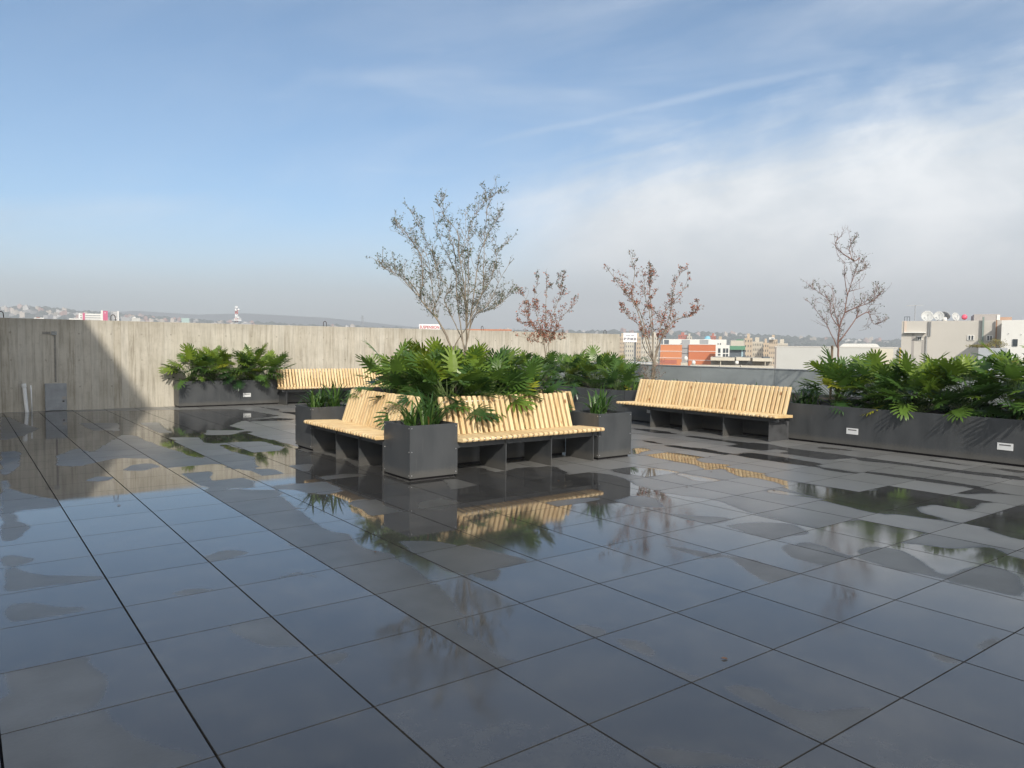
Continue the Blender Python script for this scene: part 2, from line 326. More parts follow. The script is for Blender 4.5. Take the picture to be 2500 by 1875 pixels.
# ------------------------------------------------------------------ paving
T = 0.6; NS = 20; X0, X1, Y0, Y1 = -4, 22, -8, 27     # tile index range
POLY = """W -0.75 16.35 4.69 14.78 4.79 14.49 4.92 13.88 5.05 12.63 4.25 12.22 3.66 11.28 3.73 10.17 3.58 9.96 3.59 9.49 3.66 8.96 3.69 7.93 3.49 7.55 3.68 7.37 3.74 6.66 3.63 5.98 3.92 5.9 3.66 5.39 3.65 4.77 4.27 4.81 4.63 5.36 4.85 5.11 4.78 4.78 5.22 4.87 5.63 4.76 5.39 4.19 5.74 4.15 5.78 3.94 5.7 3.56 5.57 3.4 5.49 2.86 5.46 2.9 5.64 2.41 5.42 1.8 5.43 1.63 5.41 1.44 5.43 1.2 5.37 1.16 5.61 1.18 5.99 1.16 5.98 1.1 6.02 0.63 5.83 0.61 5.48 0.6 5.59 0.48 5.66 0.28 6 0.15 5.82 -0.02 5.77 -0.12 5.86 -0.55 2.46 -1.59 -0.62 0.66
D 0.51 15.01 0.67 14.92 0.79 13.48 0.97 12.4 0.67 11.38 0.36 10.84
D 0.32 9.68 0.55 9.53 0.46 8.14 0.31 7.5 0.3 6.58 0.41 6.23 0.53 5.96 0.62 5.71 0.61 5.43 0.27 5.46 0.15 5.26
D 0.86 8.84 1.17 9.53 1.28 8.94 1.89 10.8 2.08 10.68 2.1 9.99 2.15 9.05 2.24 8.45 2.26 7.94 2.41 7.17 2.34 7.11 1.8 7.11 1.8 7.67 1.79 7.95 1.45 8.23 1.02 7.77 0.78 7.92
D 1.32 7.19 1.53 7.58 1.72 7.61 1.78 7.27 1.55 7.03
D 0.89 6.7 1.1 6.98 1.22 6.73 1.09 6.57
D 2.45 12.6 2.81 12.5 2.65 11.08 2.68 10.67 2.44 10.73
D 1.57 13.13 2.21 12.75 1.95 11.12 1.87 11.56 1.62 11.61
D 2.44 10.1 2.85 9.85 2.7 8.84 2.91 7.4 2.58 6.36 2.35 6.7 2.41 7.97 2.38 8.76
D 1.82 6.63 2.18 6.62 1.99 5.98 2.33 6 2.37 5.72 2.27 5.4 1.85 5.54
D 1.81 5.56 2.39 5.17 2.19 3.62 2.18 2.79 2.24 2.4 2.21 1.93 2.04 1.26 1.81 1.22 1.78 1.83 1.79 3.06 1.81 5.35
D 2.99 6.55 3.35 6.52 3.02 5.91 2.98 5.93
D 2.99 5.62 3.33 5.66 3.59 5.39 3 5.36
D 2.4 5.37 2.97 5.34 2.98 4.94 2.9 4.71 2.65 4.67 2.57 4.87 2.55 5.01 2.4 5.19
D 2.71 3.85 2.63 3.58 2.97 3.56 2.99 4.19 2.87 4.33 2.69 4.15
D 3.26 3.88 3.56 3.93 3.54 3.57 3.21 3.46 3.09 3.59
D 3.16 10.81 3.8 10.42 3.35 9.93 2.97 10.07
D 2.9 9.05 3.49 8.91 3.54 8.06 3.34 7.78 3.02 7.79
D 2.74 9.15 2.88 8.98 2.78 7.88 2.76 6.97 2.7 6.59 2.39 6.79 2.36 7.67
D 2.52 6.42 2.77 6.45 2.8 6.01 2.54 6
D 4.04 4.74 4.21 4.71 4.19 4.24 3.78 4.18 3.94 4.49
D 3.23 3.86 3.54 3.93 3.58 3.57 3.08 3.58
D 4.21 3.2 4.48 3.2 4.8 3.12 4.74 2.96 4.16 3
D 4.76 2.89 5.03 2.97 5.22 2.94 5.21 2.71 5.03 2.46 4.96 2.4 4.76 2.65
D 2.54 2.72 2.68 2.63 2.84 2.32 2.92 2.01 2.98 1.77 2.73 1.76 2.54 1.77 2.38 1.88 2.39 2.45
D 4.82 2.3 4.92 2.1 5.11 1.89 5.15 1.78 4.8 1.78 4.74 2.06
D 4.83 1.72 5.19 1.62 5.39 1.43 5.26 1.15 4.8 1.17
D 3.96 1.8 4.04 1.51 4.15 1.14 3.95 1.14 3.96 1.56
D 4.17 1.2 4.22 1.02 4.2 0.59 3.84 0.59 3.95 0.83 4.1 1.04
D 4.7 1.09 4.99 1 4.84 0.59 4.47 0.59 4.47 0.85
D 5.09 0.7 5.27 0.66 5.32 0.47 5.03 0.14 4.85 0.02 4.81 0.23 4.82 0.54
D 4.82 0.02 5.47 0.02 5.34 -0.26 4.83 -0.43
D 3.57 0.08 3.6 0.01 3.45 0
D 3.6 -0.4 3.6 -0.59 3.31 -0.57 3.48 -0.55
D 4.17 -0.52 4.21 -0.58 3.73 -0.6 3.84 -0.54
D 2.42 0.85 2.52 0.7 2.53 0.58 2.39 0.59
D 2.44 0.57 2.58 0.46 2.53 0.29 2.46 0.15 2.49 0 2.4 -0
D 2.46 -0.01 2.57 -0.14 2.62 -0.21 2.55 -0.34 2.58 -0.45 2.79 -0.53 2.93 -0.61 2.41 -0.59
D 1.81 -0.2 1.94 -0.3 2.05 -0.42 2.22 -0.58 2.13 -0.6 1.8 -0.36
D 0.11 4.08 0.32 3.67 0.21 3.62 0.18 3.52 0.31 3.28 0.59 3.09 0.59 3 0.07 3.04
D 0.06 2.88 0.2 2.78 0.34 2.59 0.6 2.41 0.05 2.47
D 0.16 5.51 0.27 5.33 0.28 4.93 0.36 4.79 0.23 4.37 0.11 4.22
D 1.18 3.13 1.35 3.26 1.47 3.17 1.53 3.02 1.18 3.01
D 0.61 2.43 0.74 2.47 0.92 2.54 1 2.51 1.18 2.4
D 1.32 2.41 1.63 2.51 1.76 2.08 1.71 2.14 1.56 2.39
D 0.03 1.83 0.39 1.81 0.36 1.65 0.41 1.51 0.37 1.32 0.35 1.22 0 1.24
D 0 1.22 0.35 1.2 0.35 1.11 0.42 0.89 0.47 0.76 0.61 0.61 0.46 0.61 -0.01 0.83
D 0.94 1.79 1.2 1.8 1.19 1.19 1.17 1.32 1.06 1.37 0.99 1.55
D 1.2 1.19 1.39 1.17 1.36 1.09 1.26 1.07 1.2 1.02 1.18 0.85 1.14 0.86
D 1.82 1.81 2.21 1.81 2.18 1.67 2.03 1.2 1.96 1.15 1.92 1.09 1.9 0.62 1.87 0.58 1.8 0.59 1.8 1.2
D 1.81 3.52 2.29 3.19 2.16 2.8 2.27 2.51 2.23 1.96 2.17 1.84 1.79 1.83 1.77 3.11
D 2.44 2.84 2.69 2.53 2.73 2.06 2.7 1.81 2.47 1.53 2.43 2.11
W 9.51 7.19 9.69 6.99 9.69 6.57 9.55 6.13 9.38 6.52
W 8.41 5.95 8.46 5.72 8.37 5.42 8.3 5.62
W 9.42 5.95 9.57 5.86 9.58 5.49 9.55 5.17 9.6 4.93 9.73 4.59 9.57 4.09 9.58 3.64 8.99 3.29 9.06 4.18 9 4.74 9.33 4.78 9.43 5.11
D 9.07 4.18 9.35 4.17 9.37 3.99 9.21 3.87 9.04 3.92
W 8.23 5.35 8.36 5.27 8.47 4.73 8.35 4.16 8.22 4.24 8.23 4.72
W 8.32 4.13 8.71 4.14 8.69 3.59 8.62 3.07 8.31 2.89 8.27 3.53 8.28 3.81
W 7.6 5.34 7.78 5.34 7.73 5.09 7.42 5.02 7.2 4.85 7.2 4.95
W 7.29 4.79 7.69 4.79 7.8 4.62 7.76 4.19 7.55 4.18 7.39 3.96 7.55 3.6 7.34 3.57 7.35 3.01 7.21 2.88 7.14 2.62 7.18 2.23 6.59 1.88 6.59 1.98 6.7 2.3 6.95 2.51 7.03 2.93 6.92 3 7.21 3.49 6.98 3.56 7.18 3.84 7.16 4.2
W 6.07 4.16 6.4 4.18 6.58 3.9 6.56 3.6 6.2 3.59 6 3.57 5.97 4.07
W 6.44 3.57 6.53 3.55 6.55 3.32 6.57 3 6.35 3.04 6.29 3.18 6.42 3.4
W 6.43 2.37 6.59 2.35 6.56 2.17 6.59 1.88 6.54 1.85 6.4 2.28
W 10.12 3.96 10.17 3.69 10.16 3.36 10.09 3.57 9.93 3.84
W 9.56 3.63 9.58 3.1 9.61 2.29 9.59 1.84 9.67 1.17 9.43 1.09 9.39 1.77 9.43 2.54 9.3 2.89 9.49 3.06 9.22 3.14 9.03 3.16 9.02 3.31
W 8.34 2.91 8.35 2.39 8.22 2.43 8.24 2.85
W 8.41 2.38 8.52 2.36 8.61 1.81 8.59 1.25 8.4 0.99 8.39 0.76 8.32 0.98 7.93 1.19 8.45 1.22 8.44 1.78
W 7.18 2.22 7.18 1.8 7.41 1.73 7.78 1.79 7.79 1.28 7.8 0.77 7.69 0.87 7.23 0.79 7.18 1.11 7.01 1.13 6.85 1.1 6.72 1 6.59 0.61 6.5 1.07 6.36 1.18 6.37 1.28 6.49 1.73 6.54 1.85
W 6.64 0.6 7.26 0.59 7.81 0.61 7.98 0.47 6.41 -0.02 6.42 0.09 6.42 0.23 6.61 0.46
W 5.41 15.06 5.56 14.16 5.43 13.69
W 5.38 13.51 5.63 13.27 5.39 12.62
W 4.2 12.17 4.82 12.23 5.11 11.88 4.91 11.67 4.21 11.85
W 10.14 2.79 10.16 2.29 10.06 1.82 10.21 1.35 9.97 1.27 10.1 1.67 10.03 1.8"""
def build_paving():
    nx = (X1 - X0) * NS; ny = (Y1 - Y0) * NS; s = T / NS
    gx = (np.arange(nx) + 0.5) * s + X0 * T; gy = (np.arange(ny) + 0.5) * s + Y0 * T
    GX, GY = np.meshgrid(gx, gy, indexing='ij'); W = np.zeros((nx, ny), dtype=np.float32)
    # away from the traced area: loose patches
    ang = np.sin(GX * 1.3 + 1.7 * np.sin(GY * 0.9)) + np.sin(GY * 1.7 + 1.3 * np.sin(GX * 1.1 + 2))
    W[(ang > 0.5) & ((GX < -0.6) | (GY < -0.6))] = 1
    for line in POLY.strip().split('\n'):
        k, rest = line[0], np.array([float(q) for q in line[2:].split()]).reshape(-1, 2)
        x0, y0 = rest.min(0); x1, y1 = rest.max(0)
        i0, i1 = np.searchsorted(gx, [x0, x1]); j0, j1 = np.searchsorted(gy, [y0, y1])
        if i1 <= i0 or j1 <= j0: continue
        A, B = GX[i0:i1, j0:j1], GY[i0:i1, j0:j1]; ins = np.zeros(A.shape, bool)
        px, py = rest[:, 0], rest[:, 1]
        for q in range(len(px)):
            xa, ya, xb, yb = px[q - 1], py[q - 1], px[q], py[q]
            if ya == yb: continue
            ins ^= ((ya > B) != (yb > B)) & (A < (xb - xa) * (B - ya) / (yb - ya) + xa)
        W[i0:i1, j0:j1][ins] = 1.0 if k == 'W' else 0.0
    vs = []; fs = []; wet = []; tone = []; rnd = random.Random(3)
    gxj, gyj = 0.0047, 0.0036
    for a in range(X1 - X0):
        for b in range(Y1 - Y0):
            blk = np.pad(W[a * NS:(a + 1) * NS, b * NS:(b + 1) * NS], 1, mode='edge')
            for _ in range(6):
                blk = (blk + np.roll(blk, 1, 0) + np.roll(blk, -1, 0) + np.roll(blk, 1, 1) + np.roll(blk, -1, 1)) / 5
            n = NS if blk.min() != blk.max() else 1
            tx, ty = (X0 + a) * T, (Y0 + b) * T
            xs = np.linspace(tx + gxj, tx + T - gxj, n + 1); ys = np.linspace(ty + gyj, ty + T - gyj, n + 1)
            # vertex wetness from cell centres
            if n == 1: vw = np.full((2, 2), blk[1, 1])
            else: vw = (blk[:-1, :-1] + blk[1:, :-1] + blk[:-1, 1:] + blk[1:, 1:]) / 4
            base = len(vs); tn = rnd.random()
            for i in range(n + 1):
                for j in range(n + 1):
                    vs.append((xs[i], ys[j], 0.0)); wet.append(float(vw[i, j]))
            for i in range(n):
                for j in range(n):
                    q = base + i * (n + 1) + j; fs.append((q, q + n + 1, q + n + 2, q + 1)); tone.append(tn)
            e = len(vs)
            for (x, y) in ((xs[0], ys[0]), (xs[-1], ys[0]), (xs[-1], ys[-1]), (xs[0], ys[-1])):
                vs.append((x, y, 0.0)); vs.append((x, y, -0.03)); wet += [1.0, 1.0]
            for k in range(4):
                p, q = e + 2 * k, e + 2 * ((k + 1) % 4); fs.append((p, p + 1, q + 1, q)); tone.append(0.0)
    me = bpy.data.meshes.new('paving'); me.from_pydata(vs, [], fs); me.materials.append(M_PAVE)
    me.attributes.new('wet', 'FLOAT', 'POINT').data.foreach_set('value', np.array(wet, dtype=np.float32))
    me.attributes.new('tone', 'FLOAT', 'FACE').data.foreach_set('value', np.array(tone, dtype=np.float32))
    o = bpy.data.objects.new('paving', me); COL.objects.link(o); tag(o, kind='structure')
build_paving()
rr = random.Random(21); lf0 = None
for x, y, rot in ((2.72, 0.06, .4), (6.55, 2.35, 1.0), (5.9, 2.95, 2.0), (6.9, 3.4, .2), (1.02, 5.2, .7), (5.02, 3.95, 2.6), (2.2, 2.6, 1.3), (7.9, 4.2, .5)):
    if lf0 is None:
        b = MB(); b.tone = .6; b.add([(0, -.012, .003), (.018, 0, .006), (.016, .022, .010), (0, .042, .005), (-.016, .022, .009), (-.016, .002, .004), (0, .02, .002)], [(0, 1, 6), (1, 2, 6), (2, 3, 6), (3, 4, 6), (4, 5, 6), (5, 0, 6)]); lf0 = o = b.obj('fallen_leaf', mat('fallen_leaf_brown', (.09, .05, .03), .6))
    else: o = lf0.copy(); COL.objects.link(o)
    o.location = (x, y, .002); o.rotation_euler = (0, 0, rot * 2); o.scale = (.6, .6, .6); tag(o, 'tiny dark fallen leaf lying on the wet paving', 'leaf', 'fallen leaves on the paving')
b = MB(); b.box(-30, 13.3, -30, 16.05, -0.5, -0.032); tag(b.obj('roof_slab', M_GAP), kind='structure')
b = MB()
for q in ((-30, -2.4, -30, 16.05), (13.2, 13.3, -30, 16.05), (-2.4, 13.2, -30, -4.8)): b.box(q[0], q[1], q[2], q[3], -0.021, -0.001)
tag(b.obj('floor_margin', mat('margin_concrete', (0.13, 0.128, 0.12), 0.7, 0, 0.2)), kind='structure')

# ------------------------------------------------------------------ concrete wall
WY = 16.05; WT = 1.915
wall = thing('concrete_wall', 'tall board-marked raw concrete wall along the far left side of the terrace', 'wall', (0, WY, 0))
b = MB(); b.box(-3, 18.1, 0, 0.22, -30, WT); b.obj('wall_face', M_CONC, wall, bevel=0.006)
th = None; M_HOLE = mat('dark_hole', (0.02, 0.018, 0.015), 0.9)
for i in range(-1, 29):
    for z in (0.493, 1.06, 1.625):
        x = 0.755 + 0.6045 * i
        if x > 17.9: continue
        if th is None:
            b = MB(); b.lathe([(0.016, 0.006), (0.013, 0.012), (0.012, -0.0), (0.0, -0.0)], n=8, M=Matrix.Rotation(R(90), 4, 'X') @ Matrix.Translation((0, 0, -0.008))); th = b.obj('tie_hole', M_HOLE, wall); o = th
        else: o = th.copy(); COL.objects.link(o); o.parent = wall
        o.location = (x, -0.0005, z + random.uniform(-.005, .005))
b = MB(); b.box(1.505, 1.54, -0.012, -0.002, 0.60, 1.63); b.box(1.30, 1.44, -0.010, -0.002, 1.60, 1.65); b.obj('conduit_channel', M_CHROME, wall)
b = MB(); b.box(1.46, 1.56, -0.022, -0.003, 1.585, 1.66); b.obj('junction_box', mat('box_grey', (0.3, 0.31, 0.3), 0.6, 0, 0.3, 30), wall)
hk = None
for x, lab in ((0.605, 'dark lifting loop on wall top at the far left corner of the view'), (2.627, 'dark lifting loop on wall top in front of the pink and white building'), (7.49, 'dark lifting loop on wall top between the lattice mast and the red lettered sign'), (12.42, 'dark lifting loop on wall top just right of the big bare tree'), (17.48, 'lifting loop at the far right end of the wall top, beside the phone number sign')):
    if hk is None:
        b = MB(); pts = []
        for k in range(13):
            t = math.pi * k / 12; pts.append((0.045 * math.cos(t), 0, 0.085 + 0.045 * math.sin(t)))
        b.tube([(0.050, 0, 0)] + pts + [(-0.048, 0, -0.0)], [0.0085] * 15, 6)
        hk = b.obj('lifting_loop', M_REBAR, smooth=True); o = hk
    else: o = hk.copy(); COL.objects.link(o)
    o.location = (x, WY + 0.1, WT + 0.001); o.rotation_euler = (0, 0, random.uniform(-.5, .4)); tag(o, lab, 'steel loop', 'lifting loops along the wall top')
# cover panel and pipes at the wall foot
p = thing('cover_panel', 'grey metal cover panel standing against the foot of the concrete wall', 'panel', (1.325, WY - 0.09, 0))
b = MB(); b.box(0, 0.385, 0, 0.085, 0.012, 0.575); b.obj('panel_body', M_LID, p, bevel=0.004)
b = MB(); b.box(0.30, 0.375, -0.008, -0.001, 0.245, 0.30); b.obj('latch', mat('latch_metal', (0.35, 0.33, 0.3), 0.4, 0.5), p)
b = MB(); b.box(0.305, 0.34, -0.007, -0.001, 0.185, 0.215); b.obj('keyhole_plate', mat('dark_plate', (0.07, 0.06, 0.06), 0.5), p)
p = thing('drain_pipe', 'thick white plastic pipe with flared open top, left of the thinner pipe', 'pipe', (0.985, WY - 0.15, 0))
b = MB(); b.tube([(0.015, 0, 0), (-0.02, 0.03, 0.50)], [0.034, 0.034], 16, False); b.obj('pipe_shaft', M_PVC, p, smooth=True)
b = MB(); b.tube([(-0.02, 0.03, 0.50), (-0.023, 0.032, 0.515), (-0.03, 0.038, 0.585)], [0.034, 0.043, 0.043], 16, False); b.tube([(-0.03, 0.038, 0.585), (-0.023, 0.034, 0.52)], [0.038, 0.038], 16, True); b.obj('pipe_socket', M_PVC, p, smooth=True)
b = MB(); b.tube([(0, 0, 0), (0.0, 0.02, 0.3), (-0.008, 0.03, 0.545)], [0.0125] * 3, 10); o = b.obj('water_pipe', M_PVC, loc=(1.085, WY - 0.13, 0), smooth=True); tag(o, 'thin white plastic pipe standing right of the thick one by the wall', 'pipe')

# ------------------------------------------------------------------ neighbouring building that shades the left of the terrace (outside the view)
nb = thing('stair_tower', 'plain rendered stair tower beside the left edge of the terrace', 'building', (-4.8, 5, 0))
b = MB(); b.box(-4.0, 3.60, 0.2, 8.0, 0.0, 6.8); b.obj('wall_block', mat('tower_render', (0.42, 0.40, 0.37), 0.85, 0, 0.12, 1.5), nb)
b = MB(); b.box(-4.1, 3.64, 0.16, 8.04, 6.803, 6.92); b.obj('roof_cap', M_STEEL2, nb)

# ------------------------------------------------------------------ parapet
pr = thing('parapet_wall', 'low grey painted metal-clad parapet behind the right planters', 'parapet', (13.12, 0, 0))
b = MB()
for i in range(12):
    y = 15.98 - i * 1.85; b.box(0.0, 0.14, y - 1.843, y, 0, 1.035)
b.obj('parapet_panel', M_PARA, pr, bevel=0.003)
b = MB(); b.box(-0.012, 0.16, -6.3, 16.0, 1.037, 1.052); b.obj('coping', mat('coping_grey', (0.30, 0.32, 0.33), 0.5, 0, 0.1), pr)

# ------------------------------------------------------------------ planters
b = MB(); b.lathe([(0.0001, 0.004), (0.0055, 0.003), (0.0065, -0.001)], n=8, M=Matrix.Rotation(R(90), 4, 'X')); SCREW = b.obj('screw', M_SCREW)
def rim_box(b, x0, x1, y0, y1, z0, z1, t=0.010):
    b.box(x0, x1, y0, y0 + t, z0, z1); b.box(x0, x1, y1 - t, y1, z0, z1)
    b.box(x0, x0 + t, y0 + t + 0.0005, y1 - t - 0.0005, z0, z1); b.box(x1 - t, x1, y0 + t + 0.0005, y1 - t - 0.0005, z0, z1)
def soil(b, x0, x1, y0, y1, z, n=14, m=14):
    vs = []; rr = random.Random(int(x0 * 31 + y0 * 17))
    for i in range(n + 1):
        for j in range(m + 1): vs.append((x0 + (x1 - x0) * i / n, y0 + (y1 - y0) * j / m, z + rr.uniform(-.012, .015)))
    b.add(vs, [(i * (m + 1) + j, (i + 1) * (m + 1) + j, (i + 1) * (m + 1) + j + 1, i * (m + 1) + j + 1) for i in range(n) for j in range(m)])
def planter(label, x0, x1, y0, y1, h=0.592, lights=(), screws=False, name='planter_box', group=None, seams=()):
    p = thing(name, label, 'planter', (x0, y0, 0), group=group); w, d = x1 - x0, y1 - y0
    b = MB(); rim_box(b, 0, w, 0, d, 0.030, h); b.obj('side_panel', M_STEEL, p, bevel=0.0015)
    b = MB(); b.box(0.03, w - 0.03, 0.03, d - 0.03, 0.0, 0.0295); b.obj('plinth', M_GAP, p)
    b = MB(); soil(b, 0.011, w - 0.011, 0.011, d - 0.011, h - 0.05, max(4, int(w * 8)), max(4, int(d * 8))); b.obj('soil', M_SOIL, p)
    if screws:
        for z in (0.06, 0.31, h - 0.03):
            for q in (0.022, w - 0.022):
                o = SCREW.copy(); COL.objects.link(o); o.parent = p; o.location = (q, 0, z)
            for q in (0.022, d - 0.022):
                o = SCREW.copy(); COL.objects.link(o); o.parent = p; o.location = (0, q, z); o.rotation_euler = (0, 0, R(-90))
    if seams:
        b = MB()
        for ax, q in seams:
            if ax == 'x': b.box(q - .002, q + .002, -0.0015, -0.0005, 0.03, h)
            else: b.box(-0.0015, -0.0005, q - .002, q + .002, 0.03, h)
        b.obj('panel_joint', M_GAP, p)
    for ax, q, z in lights:
        fr = MB(); sl_ = MB()
        if ax == 'x':
            fr.box(q - .09, q + .09, -0.006, -0.0006, z - .045, z + .045); sl_.box(q - .065, q + .065, -0.0075, -0.0062, z + .012, z + .028)
        else:
            fr.box(-0.006, -0.0006, q - .09, q + .09, z - .045, z + .045); sl_.box(-0.0075, -0.0062, q - .065, q + .065, z + .012, z + .028)
        lo = fr.obj('step_light', M_LAMP, p, bevel=0.002); sl_.obj('slot', M_SLOT, lo)
    return p
G1 = 'square steel planters at the corners of the bench island'
planter('square dark steel planter nearest the camera, at the front corner between two benches', 3.69, 4.285, 4.80, 5.395, screws=True, name='square_planter', group=G1)
planter('square dark steel planter at the right end of the front island bench', 6.415, 7.01, 4.80, 5.395, screws=True, name='square_planter', group=G1)
planter('square dark steel planter at the left far end of the side island bench', 3.69, 4.285, 7.51, 8.105, screws=True, name='square_planter', group=G1)
planter('raised dark steel planter in the middle of the bench island, full of big lobed leaves', 4.30, 6.40, 5.42, 7.50, h=0.66, name='island_planter')
planter('long grey steel planter against the concrete wall, left of the wall bench', 3.82, 6.10, 15.58, 16.045, lights=(('x', 1.50, 0.24),), name='long_planter')
planter('long dark steel planter behind the bench by the concrete wall', 6.115, 10.45, 15.58, 16.045, name='long_planter')
planter('long dark steel planter behind the right-hand bench', 10.5, 13.10, 4.755, 8.35, name='deep_planter', lights=(('y', 2.9, 0.24),))
planter('dark steel planter between the island and the parapet, beyond the right-hand bench', 10.5, 13.10, 8.36, 15.5, name='deep_planter', lights=(('y', 0.8, 0.24),))
planter('long dark steel planter with two step lights at the right edge of the terrace', 10.5, 13.10, -2.0, 4.745, name='deep_planter', lights=(('y', 5.66, 0.237), ('y', 3.66, 0.237)))

bpy.data.objects.remove(SCREW)
# ------------------------------------------------------------------ benches
def slat_prof(pts, w, x, b, tone):
    # extrude closed y-z outline along x with softened sides
    n = len(pts); b.tone = tone; c = V((0, sum(p[0] for p in pts) / n, sum(p[1] for p in pts) / n)); vs = []
    e = 0.004
    inner = []
    for i in range(n):
        p0, p1, p2 = V(pts[i - 1]), V(pts[i]), V(pts[(i + 1) % n])
        d1 = (p1 - p0).normalized(); d2 = (p2 - p1).normalized(); nn = V((-(d1 + d2).y, (d1 + d2).x)).normalized(); inner.append(p1 + nn * e)
    for (xx, ring) in ((x, inner), (x + e, pts), (x + w - e, pts), (x + w, inner)):
        vs += [(xx, q[0], q[1]) for q in ring]
    fs = [(k * n + i, k * n + (i + 1) % n, (k + 1) * n + (i + 1) % n, (k + 1) * n + i) for k in range(3) for i in range(n)]
    fs += [tuple(range(n))[::-1], tuple(3 * n + i for i in range(n))]
    b.add(vs, fs); b.tone = 0.5
def make_bench(label, loc, rz, L_, fins, bx0, bx1, sx0=0.0, sx1=None):
    t = thing('slatted_bench', label, 'bench', loc, rz, 'pine slatted benches on dark steel fins'); sx1 = L_ if sx1 is None else sx1
    rr = random.Random(int(L_ * 100) + int(loc[0] * 7)); pitch = 0.0765; w = 0.048
    s = MB(); n = int(round((sx1 - sx0 - w) / pitch)); pt = (sx1 - sx0 - w) / n
    for i in range(n + 1):
        x = sx0 + i * pt; dy = rr.uniform(-.003, .003)
        pts = [(0.37, 0.372), (0.37, 0.416), (-0.075 + dy, 0.430)] + [(-0.088 + dy + 0.024 * math.cos(a), 0.406 + 0.024 * math.sin(a)) for a in [R(q) for q in (100, 130, 160, 190, 220, 250)]] + [(-0.06, 0.383)]
        slat_prof(pts, w, x, s, rr.random())
    s.obj('seat', M_PINE, t)
    k = MB(); n = int(round((bx1 - bx0 - w) / pt)); pb = (bx1 - bx0 - w) / n
    for i in range(n + 1):
        x = bx0 + i * pb; dz = rr.uniform(-.003, .003)
        y0, z0, y1, z1 = 0.335, 0.418, 0.475, 0.835 + dz; dx_, dz_ = y1 - y0, z1 - z0; ln = math.hypot(dx_, dz_); nx_, nz_ = dz_ / ln, -dx_ / ln; th = 0.044
        arc = []
        for a in (0, 35, 70, 110, 145, 180):
            ca, sa = math.cos(R(a)), math.sin(R(a)); cxm, czm = y1 + nx_ * th / 2, z1 + nz_ * th / 2
            arc.append((cxm + nx_ * th / 2 * ca + dx_ / ln * 0.018 * sa, czm + nz_ * th / 2 * ca + dz_ / ln * 0.018 * sa))
        pts = [(y0 + nx_ * th, z0 + nz_ * th)] + arc + [(y0, z0)]
        slat_prof(pts, w, x, k, rr.random())
    k.obj('backrest', M_PINE, t)
    r_ = MB(); r_.cyl((bx0 + .01, 0.483, 0.785), (bx1 - .01, 0.483, 0.785), 0.006, n=8); r_.obj('back_rod', M_ROD, t, smooth=True)
    r_ = MB(); r_.cyl((sx0 + .01, -0.082, 0.405), (sx1 - .01, -0.082, 0.405), 0.007, n=8); r_.obj('seat_rod', M_ROD, t, smooth=True)
    a = MB(); a.box(0.0, L_, 0.02, 0.028, 0.315, 0.366); a.box(0.0, L_, 0.029, 0.33, 0.3605, 0.366); a.box(0, L_, 0.40, 0.408, 0.31, 0.366); a.obj('seat_frame', M_STEEL, t)
    for x in fins:
        q = MB(); q.add([(x, 0, 0), (x, 0.53, 0), (x, 0.53, 0.36), (x, 0.0, 0.36)] + [(x + .012, 0, 0), (x + .012, 0.53, 0), (x + .012, 0.53, 0.36), (x + .012, 0.0, 0.36)], [(0, 1, 2, 3), (7, 6, 5, 4), (0, 4, 5, 1), (1, 5, 6, 2), (2, 6, 7, 3), (3, 7, 4, 0)])
        q.obj('leg', M_STEEL2 if (x == fins[-1] and L_ > 3.3 and rz) else M_STEEL, t)
    for x in (bx0 + 0.1, (bx0 + bx1) / 2, bx1 - 0.1):
        q = MB(); q.tube([(x, 0.40, 0.36), (x, 0.43, 0.44), (x, 0.52, 0.74)], [0.010] * 3, 6); q.obj('back_strut', M_STEEL, t)
    return t
make_bench('front bench of the island facing the camera, between two square planters', (4.285, 4.80, 0), 0, 2.13, (0.66, 1.345, 2.04), 0.05, 1.985, 0.0, 2.13)
make_bench('left side bench of the island, seen end-on with leaf shadows on its backrest', (3.69, 7.51, 0), R(-90), 2.115, (0.05, 0.80, 1.46, 2.08), 0.22, 2.03)
make_bench('far side bench of the island with only its backrest top showing behind the front bench', (6.99, 5.40, 0), R(90), 2.11, (0.04, 0.80, 1.46, 2.08), 0.05, 2.05)
make_bench('long bench on the right in front of the dark planters, facing left', (9.97, 7.92, 0), R(-90), 3.36, (0.74, 1.49, 2.34, 3.20), 0.03, 3.26, -0.02, 3.38)
make_bench('long bench against the concrete wall, behind the island on the left', (5.98, 15.05, 0), 0, 3.4, (0.10, 1.76, 3.2), 0.02, 3.38)

